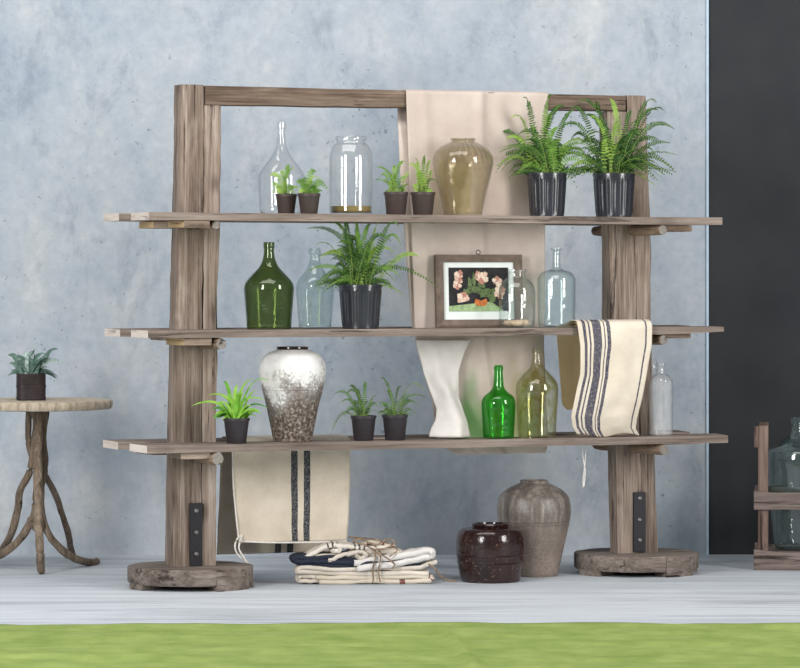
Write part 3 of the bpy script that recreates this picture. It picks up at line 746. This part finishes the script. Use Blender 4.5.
def sheet(pts, y, name, m):
    MB().loft([[(x, y, z) for x, z in pts], [(x, y - .0006, z) for x, z in pts]]).build(name, m, art, smooth=False)
X = lambda a: -cw + 2 * cw * a
Z = lambda b: cz - ch / 2 + ch * b
sheet([(X(.0), Z(0)), (X(.92), Z(0)), (X(.70), Z(.22)), (X(.0), Z(.12))], .0036, 'painted_table', M['paint_table'])
def blob(a, b, r, rng, k=14, e=1.0):
    return [(X(a) + r * (1 + .22 * math.sin(5 * t + a * 9) + rng.uniform(-.08, .08)) * math.cos(t), Z(b) + e * r * (1 + .2 * math.cos(4 * t + b * 7)) * math.sin(t)) for t in [2 * PI * i / k for i in range(k)]]
rng = random.Random(4)
for (a, b, r, e) in ((.45, .5, .03, .6), (.6, .42, .035, .7), (.35, .6, .012, 3.2), (.42, .72, .010, 3.4), (.72, .3, .02, 1.2), (.55, .62, .02, 1), (.3, .45, .024, .6), (.76, .45, .02, .8)):
    sheet(blob(a, b, r, rng, e=e), .0030, 'painted_leaf', M['paint_leaf'])
sheet([(X(.44), Z(.29)), (X(.42), Z(.20)), (X(.46), Z(.12)), (X(.60), Z(.12)), (X(.64), Z(.20)), (X(.62), Z(.29)), (X(.53), Z(.24))], .0022, 'painted_vase', M['paint_vase'])
PETAL = [M['paint_petal'], M['paint_petal2'], M['paint_petal3']]
for k, (a, b, r) in enumerate(((.17, .80, .026), (.14, .60, .022), (.56, .78, .032), (.48, .84, .018), (.80, .68, .026), (.22, .30, .030), (.85, .42, .030), (.18, .70, .016))):
    for q in range(5):
        th = q * 2 * PI / 5 + k; d = .62 if q else .0
        sheet(blob(a + d * r * math.cos(th) / (2 * cw), b + d * r * math.sin(th) / ch, r * (.62 - .05 * q + .1 * (q == 0)), rng, 12), .0016 - .00018 * q, 'painted_petal', PETAL[(q + k) % 3])
ring = [(math.cos(t) * .011, .004, ph + .012 + math.sin(t) * .011) for t in [2 * PI * i / 20 for i in range(21)]]
MB().tube(ring, .0022, 6).build('hanging_ring', M['iron'], pic)

# ---------------------------------------------------------------- cloths on the shelf
def interp(tab, y):
    for a, b in zip(tab, tab[1:]):
        if y <= b[0] or b is tab[-1]:
            t = max(0, min(1, (y - a[0]) / (b[0] - a[0]))); t = t * t * (3 - 2 * t) if False else t
            return [p + (q - p) * t for p, q in zip(a[1:], b[1:])]
def drape_sheet(root, name, mat, rows, nu=40, nv=90, wave=.006, freq=3.2, seed=0, solid=.003, lab=None, hemwave=0, ridge=0):
    """rows: (k, py, xl, xr, v) -> a hanging sheet in the shelf's own frame; rows run along the cloth"""
    k0, k1 = rows[0][0], rows[-1][0]
    def fn(a, b):
        y, xl, xr, v = interp(rows, k0 + (k1 - k0) * b)
        vv = v + wave * (math.sin(a * freq * 2 * PI + seed + .8 * math.sin(b * 5)) * .6 + N((a * 4, b * 5, seed)) * .9)
        px = xl + (xr - xl) * a
        vv += ridge * (math.exp(-((a - .52) / .035) ** 2) - .5 * math.exp(-((a - .60) / .05) ** 2) + .6 * math.exp(-((a - .12 - .1 * b) / .04) ** 2))
        s = sol(px, v)
        sc_ = sol((xl + xr) / 2, v)
        yy = y + hemwave * b * b * math.sin(a * 9 + seed)
        return U(s, vv, zz(yy, sc_, v)) 
    b = MB(); b.grid(nu, nv, fn)
    b.v = [tuple(root.matrix_world.inverted() @ Vector(p)) if root else p for p in b.v]
    o = b.build(name, mat, root, solid=solid, auto=0)
    if lab: o['label'] = lab
    return o
def cloth_root(name, label, cat, s, v, z):
    r = thing(name, label, cat, U(s, v, z), A)
    bpy.context.view_layer.update(); return r
# linen over the top beam; front layer runs down through the gap between the boards
dr = cloth_root('linen_drape', 'long pinkish linen drape hung over the top beam down behind the shelves', 'cloth', sol(475, .06), 0, zz(92, sol(475, .06), .06))
drape_sheet(dr, 'front_fall', M['linen'], [
    (0, 91.4, 402, 546, -.030), (1, 91.0, 405.5, 547.5, .040), (2, 92.5, 406, 549, .066), (5, 110, 406.5, 548, .072), (12, 215, 411, 545.5, .066), (24, 326, 414.5, 545, .062),
    (28, 345, 416, 544, .045), (36, 400, 432, 546, .03), (42, 437, 436, 548, .03), (44, 449.5, 448, 547, .03), (46, 454, 457, 545, .03)], 80, 130, .006, 2.2, 3, ridge=.014)
drape_sheet(dr, 'back_fall', M['linen'], [(0, 91.4, 402, 546, -.030), (1, 91.8, 399, 543, -.058), (2, 95, 397.5, 542, -.066), (4, 108, 397.5, 542, -.066), (8, 126, 398, 541, .036), (10, 150, 399, 541, .044), (20, 205, 402, 540, .044), (30, 320, 411, 538, .044), (32, 328, 412, 538, .044)], 40, 70, .004, 2.0, 9)
# white twisted length that slumps on the bottom shelf
def slump(a, b):
    rows = [(0, 340, 415.5, 470, .066), (1, 352, 418.5, 464, .072), (2.5, 372, 424, 458, .08), (4.4, 398, 432.5, 459, .09), (5.2, 409, 436.5, 463, .115), (6, 420, 435, 467, .13), (6.6, 430, 430, 469, .15), (6.9, 436.6, 428.5, 470.5, .16)]
    y, xl, xr, v = interp(rows, 6.9 * b)
    bul = math.sin(PI * a) * (.012 + .06 * b * b)
    vv = v + bul + .007 * math.sin(a * 9 - b * 5) + .010 * N((a * 4, b * 6, 2))
    s = sol(xl + (xr - xl) * a, v)
    return tuple(dr.matrix_world.inverted() @ U(s, vv, max(ZS[2] + .004, zz(y, s, v))))
b = MB(); b.grid(40, 60, slump); o = b.build('slumped_fold', M['white_cloth'], dr, solid=.004, auto=0); o['label'] = 'white slumped fold'
# striped towel
tw = cloth_root('striped_towel', 'cream towel with navy stripes folded over the middle shelf front, right side', 'towel', sol(610, .33), .3, ZS[1])
drape_sheet(tw, 'front_fall', M['towel'], [
    (0, 323.3, 566, 640, .10), (2, 320.2, 570, 645, .20), (4, 320.2, 574.5, 649, .29), (5, 322, 576.5, 651.5, .335), (6, 327, 577.5, 652.5, .350), (9, 345, 580, 652, .353), (14, 375, 579.5, 647, .352), (18, 400, 574.5, 642, .345), (21, 417, 571, 637.5, .33), (23, 428, 572.5, 636, .31), (24.6, 435.2, 577, 640, .29)],
    60, 100, .011, 1.6, 1, .006, hemwave=-1.8)
drape_sheet(tw, 'inner_layer', M['tan'], [(0, 324.5, 567, 638, .12), (2, 322.6, 571, 643, .20), (4, 322.6, 575, 647, .28), (5, 324.4, 577, 649.5, .322), (6, 328, 579, 650.5, .338), (8, 340, 581, 650.5, .340)], 24, 24, .002, 1.6, 1, .004)
drape_sheet(tw, 'back_fall', M['tan'], [(0, 323.2, 566, 600, .10), (1, 325, 558, 598, .07), (2, 329, 556.5, 597, .045), (5, 345, 557.5, 596, .03), (10, 375, 560, 597, .03), (15, 404, 562.5, 598, .03), (16, 409.5, 567, 600, .03)], 30, 60, .007, 1.5, 5, 0, 'towel back fold with backlight painted in as tan')
def YR(px, v, dz):
    s_ = sol(px, v); return HY + (H - ZS[2] - dz) * scale(s_, v)
# oat sack hung over the rear board of the bottom shelf
sk = cloth_root('grain_sack', 'oat coloured grain sack with two dark stripes hanging below the bottom shelf', 'sack', sol(290, -.1), -.15, ZS[2])
drape_sheet(sk, 'front_fall', M['sack'], [
    (0, YR(280, -.32, .006), 223, 340, -.32), (3, YR(290, -.10, .005), 230, 348, -.10), (4, YR(290, -.066, -.006), 231.5, 350.5, -.066), (5, 443, 232, 350.6, -.06), (12, 480, 232, 350.5, -.06), (18, 510, 234.5, 349.2, -.06), (24, 541.5, 238, 347, -.06)], 50, 80, .008, 1.3, 2, .004)
drape_sheet(sk, 'back_fall', M['sack'], [
    (0, YR(280, -.32, .005), 223, 340, -.32), (1, YR(280, -.335, .004), 222, 339, -.335), (2, 440, 221, 337.5, -.345), (10, 500, 219, 335, -.345), (20, 553, 217, 333, -.345)], 40, 50, .006, 1.3, 6, .004)
inv = sk.matrix_world.inverted()
def hang(pts, r, name, root, m):
    inv = root.matrix_world.inverted(); P = []
    for i in range(len(pts) - 1):
        for t in (0, .25, .5, .75):
            p0, p1, p2, p3 = [Vector(pts[max(0, min(len(pts) - 1, i + d))]) for d in (-1, 0, 1, 2)]
            P.append(.5 * (2 * p1 + (p2 - p0) * t + (2 * p0 - 5 * p1 + 4 * p2 - p3) * t * t + (3 * p1 - p0 - 3 * p2 + p3) * t ** 3))
    P.append(Vector(pts[-1]))
    W_ = [inv @ U(sol(x, .0), v_, zz(y, sol(x, v_), v_)) + Vector((sol(x, v_) - sol(x, 0), 0, 0)) for x, y, v_ in P]
    return MB().tube(W_, r, 6).build(name, m, root)
hang([(241, 535, -.05), (236.5, 540, -.03), (235, 548, -.02), (239, 556, -.02), (248, 563.0, -.02)], .0045, 'tie_string', sk, M['string'])
hang([(242, 535, -.05), (240, 541, -.02), (239, 549, -.01), (243, 556, -.01), (246.5, 562.0, -.01)], .0045, 'tie_string', sk, M['string'])
hang([(232.5, 452, -.05), (233, 480, -.045), (235.5, 510, -.045), (239, 541, -.045)], .004, 'seam_cord', sk, M['string'])
hang([(239, 541.2, -.05), (270, 542.5, -.05), (310, 542.3, -.05), (346.5, 541.2, -.05)], .0045, 'hem_cord', sk, M['string'])
# string hanging under the bottom shelf near the right post
ls = cloth_root('loose_string', 'loose white string dangling in a loop under the bottom shelf near the right post', 'string', sol(584, .2), .2, ZS[2] - TH - .004)
hang([(582, YR(582, .2, -TH - .003), .20), (583, 458, .20), (585.2, 470, .20), (584.4, 482, .20), (583.4, 487, .20), (583.0, 480, .20), (584.2, 470, .20), (585.6, 455, .20), (586, YR(586, .2, -TH - .003), .20)], .003, 'cord', ls, M['string'])

# ---------------------------------------------------------------- tied bundle of folded sacks on the floor
BY = floorY(585.2) + .02; SB = F / BY
bundle = thing('sack_bundle', 'bundle of folded cream and navy sacks tied with twine on the floor', 'sack', W(366, BY + .16), math.radians(3))
def bp(px, py): return ((px - 366) / SB, (586.5 - py) / SB)
def folded(profile, depth, mat, t=.010, seed=0, name='folded_sack', y0=-.14, tilt=0):
    """profile: pixel polyline of the folded cloth seen from the front; a thick ribbon pushed back by depth"""
    P = [Vector((bp(*p)[0], 0, bp(*p)[1])) for p in profile]; Q = []
    for i in range(len(P) - 1):
        p0, p1, p2, p3 = [P[max(0, min(len(P) - 1, i + d))] for d in (-1, 0, 1, 2)]
        for j in range(6):
            u = j / 6
            Q.append(.5 * (2 * p1 + (p2 - p0) * u + (2 * p0 - 5 * p1 + 4 * p2 - p3) * u * u + (3 * p1 - p0 - 3 * p2 + p3) * u ** 3))
    Q.append(P[-1]); n = 14
    def fn(a, b):
        i = a * (len(Q) - 1); k = min(int(i), len(Q) - 2); p = Q[k].lerp(Q[k + 1], i - k)
        e = math.sin(PI * min(1, b * 1.0)) * .004
        return (p.x + .006 * N((b * 3, a * 5, seed)) + tilt * (b - .5), y0 + b * depth + .012 * N((a * 6, 1, seed)), max(t * .5 + .001, p.z + .008 * N((a * 9, b * 6, seed + 3)) + .004 * N((a * 23, b * 9, seed)) - .008 * abs(b - .3) ** 2))
    m = MB(); m.grid(len(Q) * 2, n, fn)
    return m.build(name, mat, bundle, solid=t, auto=0)
LY = .021
folded([(318, 583.9), (350, 583.8), (400, 583.9), (424, 583.2), (431, 580.8), (425, 578.6), (400, 579.2), (350, 579.5), (315, 579.4)], .19, M['creamred'], LY, 1)
folded([(318, 582.8), (300, 582.9), (296, 580.6), (301, 578.4), (316, 578.6)], .17, M['cream'], .018, 2, y0=-.13)
folded([(428, 575.8), (400, 574.9), (340, 575.2), (302, 574.6), (296, 572.2), (302, 569.8), (330, 570.6), (375, 571.3), (410, 570.4), (428, 566.6), (436, 564.6)], .19, M['cream'], LY, 3)
folded([(420, 565.2), (380, 566.6), (345, 568), (320, 565.5), (302, 565.4), (291, 561.4), (297, 558.6), (312, 560.4), (328, 559.2), (350, 561.5), (380, 563), (418, 561)], .20, M['navy'], .023, 4)
folded([(294, 563.4), (306, 562.6), (322, 563.4), (346, 565), (380, 565)], .20, M['navy'], .02, 14, y0=-.15)
folded([(303, 559.8), (312, 554.5), (322, 550), (331, 547.2), (337, 548.2), (338, 552), (333, 553.2), (331, 551)], .19, M['creamblack'], .021, 5)
folded([(334, 546.6), (352, 549), (372, 550), (388, 549)], .19, M['creamblack'], .019, 15)
folded([(310, 558.6), (330, 558.2), (356, 557.5), (380, 556)], .19, M['cream'], .024, 16, y0=-.125)
folded([(327, 561.5), (340, 558), (350, 554.6), (360, 554), (365, 556.8), (361, 560), (355, 558.6), (357, 556.6)], .17, M['cream'], .018, 6, y0=-.15)
folded([(356, 569.6), (385, 566.6), (408, 563.2), (426, 559.4), (431.5, 556), (427, 553.4), (405, 557), (380, 560.6), (353, 564.6)], .17, M['white_cloth'], .029, 7, y0=-.155)
folded([(366, 551.5), (362, 547.5), (372, 544.8), (385, 547), (394, 550.5), (384, 552.5), (374, 553)], .15, M['creamred'], .014, 8, y0=-.12)
folded([(360, 553), (385, 553), (400, 556)], .17, M['cream'], .03, 17, y0=-.13)
def twine(pts, r=.0042, m='twine', name='twine'):
    P = []
    for i in range(len(pts) - 1):
        for u in (0, .25, .5, .75):
            p0, p1, p2, p3 = [Vector(pts[max(0, min(len(pts) - 1, i + d))]) for d in (-1, 0, 1, 2)]
            P.append(.5 * (2 * p1 + (p2 - p0) * u + (2 * p0 - 5 * p1 + 4 * p2 - p3) * u * u + (3 * p1 - p0 - 3 * p2 + p3) * u ** 3))
    P.append(Vector(pts[-1]))
    return MB().tube([(bp(x, y)[0], d, max(.006, bp(x, y)[1])) for x, y, d in P], r, 6, rough=.15).build(name, M[m], bundle)
twine([(373, 549, -.10), (374, 558, -.165), (371.5, 570, -.168), (372, 580, -.17), (371, 584.5, -.165)])
twine([(377, 549, -.10), (379, 560, -.172), (377, 572, -.168), (379, 584, -.168)])
twine([(374, 553, -.17), (386, 560, -.18), (393, 566, -.18), (390, 570, -.18)])
twine([(373, 552, -.14), (362, 546, -.16), (352, 544, -.13), (360, 541.5, -.13), (374, 547, -.14), (386, 541.5, -.13), (394, 545, -.13), (384, 550, -.16), (374, 551, -.16)])
twine([(375, 549, -.15), (366, 543, -.1), (348, 541, -.02), (372, 542, -.06), (390, 547, -.1), (396, 552, -.15), (388, 558, -.18)], .0036)
twine([(427, 566, -.16), (434, 571, -.165), (438, 577, -.15), (446, 582.5, -.12), (456, 584.5, -.10)], .005)

# ---------------------------------------------------------------- twig table with planter
TY = 18.62
tz = zw(400, TY)
tb = thing('twig_table', 'rustic round table of bark edged wood on twisted branch legs', 'table', W(38, TY), 0)
ST = F / TY
def slab():
    n = 96; R_ = 74.5 / ST; secs = []
    for (k, dz) in ((.93, -.046), (.985, -.042), (1, -.03), (1, -.008), (.985, 0), (.9, .001)):
        secs.append([(R_ * k * (1 + .012 * N((math.cos(2 * PI * j / n) * 5, math.sin(2 * PI * j / n) * 5, 1)) + .012 * N((j * .9, dz * 20, 3))) * math.cos(2 * PI * j / n),
                      R_ * k * (1 + .012 * N((math.cos(2 * PI * j / n) * 5, math.sin(2 * PI * j / n) * 5, 1))) * math.sin(2 * PI * j / n), tz + dz) for j in range(n)])
    return MB().loft(secs).build('tabletop', M['slab'], tb, auto=50)
slab()
def branch(pts, r0, r1, seed):
    """(px, py, depth offset) or, for the foot, depth solved from the floor row"""
    P = [Vector(((x - 38) / F * (TY + d) + (38 - CX) / F * d, d, zw(y, TY + d))) for x, y, d in pts]; Q = []
    for i in range(len(P) - 1):
        p0, p1, p2, p3 = [P[max(0, min(len(P) - 1, i + k))] for k in (-1, 0, 1, 2)]
        for j in range(6):
            u = j / 6
            q = .5 * (2 * p1 + (p2 - p0) * u + (2 * p0 - 5 * p1 + 4 * p2 - p3) * u * u + (3 * p1 - p0 - 3 * p2 + p3) * u ** 3)
            q += Vector((N((q.z * 9, seed, 1)), N((q.z * 9, seed, 2)), 0)) * .006
            Q.append(q)
    Q.append(P[-1]); n = len(Q)
    for q in Q: q.z = max(q.z, r1 * .9 if q is Q[-1] else r1 * .6)
    return MB().tube(Q, [r0 + (r1 - r0) * i / n for i in range(n)], 12, rough=.25).build('leg', M['twig'], tb)
fd = lambda y: floorY(y) - TY
branch([(40.5, 411, -.03), (38, 440, -.10), (37.5, 480, -.22), (38.5, 520, -.32), (40, 550, -.40), (41.5, 573, fd(574))], .026, .020, 1)
branch([(33, 411, .02), (43, 440, -.02), (44, 470, 0), (38, 500, -.03), (40, 530, -.1), (30, 519, -.04)], .02, .02, 2).hide_render = False
branch([(45, 411, 0), (42.5, 440, -.03), (41, 470, -.06), (40.5, 505, -.05), (45, 526, -.05), (57, 545, -.02), (75, 558.5, .02), (97, 563.8, fd(564.6))], .022, .019, 3)
branch([(29, 411, .03), (28, 435, .05), (33, 458, .04), (43, 472, .05), (53, 490, .12), (62, 512, .22), (68, 535, .32), (73, 554.5, fd(557.2))], .016, .017, 4)
branch([(36, 411, .05), (34, 450, .04), (28, 475, .03), (20, 492, .05), (17, 515, .1), (9, 538, .16), (1, 553, fd(560))], .018, .02, 5)
branch([(38, 470, -.04), (36, 505, -.05), (31, 522, -.05), (18, 541, -.02), (4, 553, .0), (-14, 562, fd(565))], .02, .021, 6)
ploc = W(31, TY - .05, tz + .0015)
def tin_pot(root, S):
    w = 16 / S; Hh = 26.5 / S
    secs = []
    n = 48
    def sq(th): return 1 / (abs(math.cos(th)) ** 5 + abs(math.sin(th)) ** 5) ** (1 / 5)
    rot = .15
    prof = [(.9, 0), (.965, .002), (.97, Hh - .002), (.98, Hh), (.93, Hh), (.92, Hh * .86), (.01, Hh * .86)]
    MB().loft([[(w * k * sq(2 * PI * j / n) * .93 * math.cos(2 * PI * j / n + rot), w * k * sq(2 * PI * j / n) * .93 * math.sin(2 * PI * j / n + rot), z) for j in range(n)] for k, z in prof]).build('pot', M['tin'], root, auto=40)
    for zb in (.012, Hh * .52):
        MB().loft([[(w * k * sq(2 * PI * j / n) * .93 * math.cos(2 * PI * j / n + rot), w * k * sq(2 * PI * j / n) * .93 * math.sin(2 * PI * j / n + rot), zb + dz) for j in range(n)] for k, dz in ((.96, -.006), (1.0, -.004), (1.0, .004), (.96, .006))], caps=False).build('band', M['tin'], root, auto=40)
    MB().lathe([(.001, Hh * .9), (w * .86, Hh * .87)], 24).build('soil', M['soil'], root)
    return Hh
plant('silver_plant', 'silvery green leafy plant in dark square tin on the twig table', 0, 0, 0, (16, 15, 26.5), M['tin'],
      [(-24, 18), (-14, 17), (-6, 16), (2, 22), (10, 33), (20, 16), (28, 24), (30, 12), (23, 2), (26, -6), (14, 20), (-16, 6)], 40, (24, 28, 27), .017, SILVER, 51, kind='blade', loc=ploc, S=ST, pot_fn=tin_pot, depth=(.1, .12), lift=.3, part='leaf')

# ---------------------------------------------------------------- crate with demijohn at the right
CYc = floorY(570.5) + .24; SC = F / CYc
cx0 = 803.5
cr = thing('wooden_crate', 'open weathered wooden crate frame around a big teal demijohn at the right', 'crate', W(cx0, CYc), math.radians(-6.3))
cz_ = lambda y: zw(y, CYc - .23)
hw = .235
for sx in (-1, 1):
    for sy in (-1, 1):
        top = cz_(426) if sx < 0 else cz_(428)
        b = MB(); x0 = sx * (hw - .028); 
        b.box(x0 - .026, x0 + .026, sy * (hw - .03) - .022, sy * (hw - .03) + .022, .0, top)
        p_ = b.build('corner_post', M['crate_v'], cr, smooth=False, bevel=.004)
    b = MB(); x0 = sx * (hw + .006)
    b.box(x0 - .012, x0 + .012, -hw - .005, hw + .005, .0, .09); b.build('side_rail', M['crate'], cr, smooth=False, bevel=.004)
    b = MB(); b.box(x0 - .012, x0 + .012, -hw - .005, hw + .005, cz_(509), cz_(491)); b.build('side_rail', M['crate'], cr, smooth=False, bevel=.004)
    b = MB(); b.box(x0 - .012, x0 + .010, -hw + .0, -hw + .11, cz_(448), cz_(427)); b.build('top_block', M['crate_v'], cr, smooth=False, bevel=.004)
for sy in (-1, 1):
    y0 = sy * (hw - .002)
    for (ya, yb) in ((571, 552), (510, 493)):
        b = MB(); secs = []
        for i in range(13):
            q = i / 12; x = -hw - .02 + (2 * hw + .04) * q
            zb = max(0, cz_(ya)) + .004 * N((q * 5, ya, 1)) * (ya < 560); zt = cz_(yb) + .008 * N((q * 4, yb, 3)) + .012 * max(0, .12 - q) / .12
            secs.append([(x, y0 - .014, zb), (x, y0 + .014, zb), (x, y0 + .014, zt), (x, y0 - .014, zt)])
        b.loft(secs).build('front_rail' if sy < 0 else 'back_rail', M['crate'], cr, smooth=False, bevel=.004)
for k in (-1, 0, 1):
    MB().box(-hw + .02, hw - .02, k * .13 - .055, k * .13 + .055, .066, .090).build('floor_slat', M['crate'], cr, smooth=False, bevel=.003)
bottle('demijohn', 'big teal glass demijohn standing in the weathered wooden crate', 'bottle', W(cx0, CYc, .0908), SC,
       [(26, 0), (29, 3), (31, 16), (34.5, 50), (36.8, 80), (37, 92), (35, 99.5), (25.5, 106.5), (16, 112.5), (13.2, 117), (12.3, 124), (12.3, 124), (13, 125), (13, 131), (12, 132)], G['teal'], .006)

# ---------------------------------------------------------------- green ground cloth in front
yb0 = floorY(627.3)
def gc(a, b):
    x = -3.6 + 7.2 * a; y = yb0 - 4.2 * b
    px = CX + x / yb0 * F
    edge = .035 * N((x * 1.4, 3, 3)) + .02 * N((x * 4, 3, 1)) - .05 * max(0, 1 - abs(px - 230) / 90)
    z = .014 + .016 * N((x * .9, y * 5, 1)) + .012 * N((x * 1.6, y * 9, 4)) + .006 * N((x * 4, y * 16, 7)) + .006 * max(0, 1 - b * 40)
    cx_ = -.02 + .12 * (yb0 - y) + .02 * N((y * 3, 1, 1))
    d = abs(x - (W(443, 15).x + cx_ * .6)); z += .022 * math.exp(-(d / .022) ** 2) * min(1, max(0, b * 9 - .1))
    dd = (x + .2) * .06 + (y - floorY(662)); z += .016 * math.exp(-(dd / .03) ** 2) * max(0, 1 - abs(x + .05) / .55)
    return (x, y + edge * (1 - b) - .02, max(.004, z))
b = MB(); b.grid(260, 200, gc)
tag(b.build('ground_cloth', M['green_cloth'], solid=.004, auto=0), 'moss green canvas cloth spread on the floor along the front', 'cloth')

# ---------------------------------------------------------------- light: two added front lamps for assumed windows, one added lamp overhead
def area(name, loc, target, sx, sy, power, col):
    d = bpy.data.lights.new(name, 'AREA'); d.shape = 'RECTANGLE'; d.size = sx; d.size_y = sy; d.energy = power; d.color = col
    o = bpy.data.objects.new(name, d); C.objects.link(o); o.location = loc
    o.rotation_euler = (Vector(target) - Vector(loc)).to_track_quat('-Z', 'Y').to_euler(); return o
area('assumed_window_lamp', (5.6, 13.2, 3.0), (0, 18.4, 1.3), 1.5, 3.6, 330, (1, .97, .94))  # added area lamp, no window modelled; placed for the right-hand glass highlights
area('assumed_window_lamp', (-4.3, 10.6, 3.0), (0, 18.4, 1.3), 1.6, 3.6, 450, (1, .985, .97))  # added area lamp for an assumed left window; also brightens towel and drape
area('assumed_overhead_lamp', (-1.2, 15.4, 6.2), (-.3, 18.6, 1.2), 6, 3, 240, (1, .975, .94))  # added area lamp high up, no roof opening modelled; lightens the upper wall
w = bpy.data.worlds.new('soft_daylight'); bpy.context.scene.world = w; w.use_nodes = True
nt = w.node_tree; bg = nt.nodes['Background']
bg.inputs[0].default_value = (.82, .90, 1, 1); bg.inputs[1].default_value = .27

# ---------------------------------------------------------------- camera and view
cam = bpy.data.cameras.new('camera'); co = bpy.data.objects.new('camera', cam); C.objects.link(co)
co.location = (0, 0, H); co.rotation_euler = (PI / 2, 0, 0)
cam.sensor_width = 36; cam.lens = F * 36 / 800; cam.shift_y = -(334 - HY) / 800; cam.clip_end = 100
sc = bpy.context.scene; sc.camera = co
sc.view_settings.view_transform = 'Standard'; sc.view_settings.look = 'None'; sc.view_settings.gamma = 1
sc.view_settings.use_curve_mapping = False; sc.view_settings.exposure = 0.04
sc.cycles.transparent_max_bounces = 32; sc.cycles.max_bounces = 10
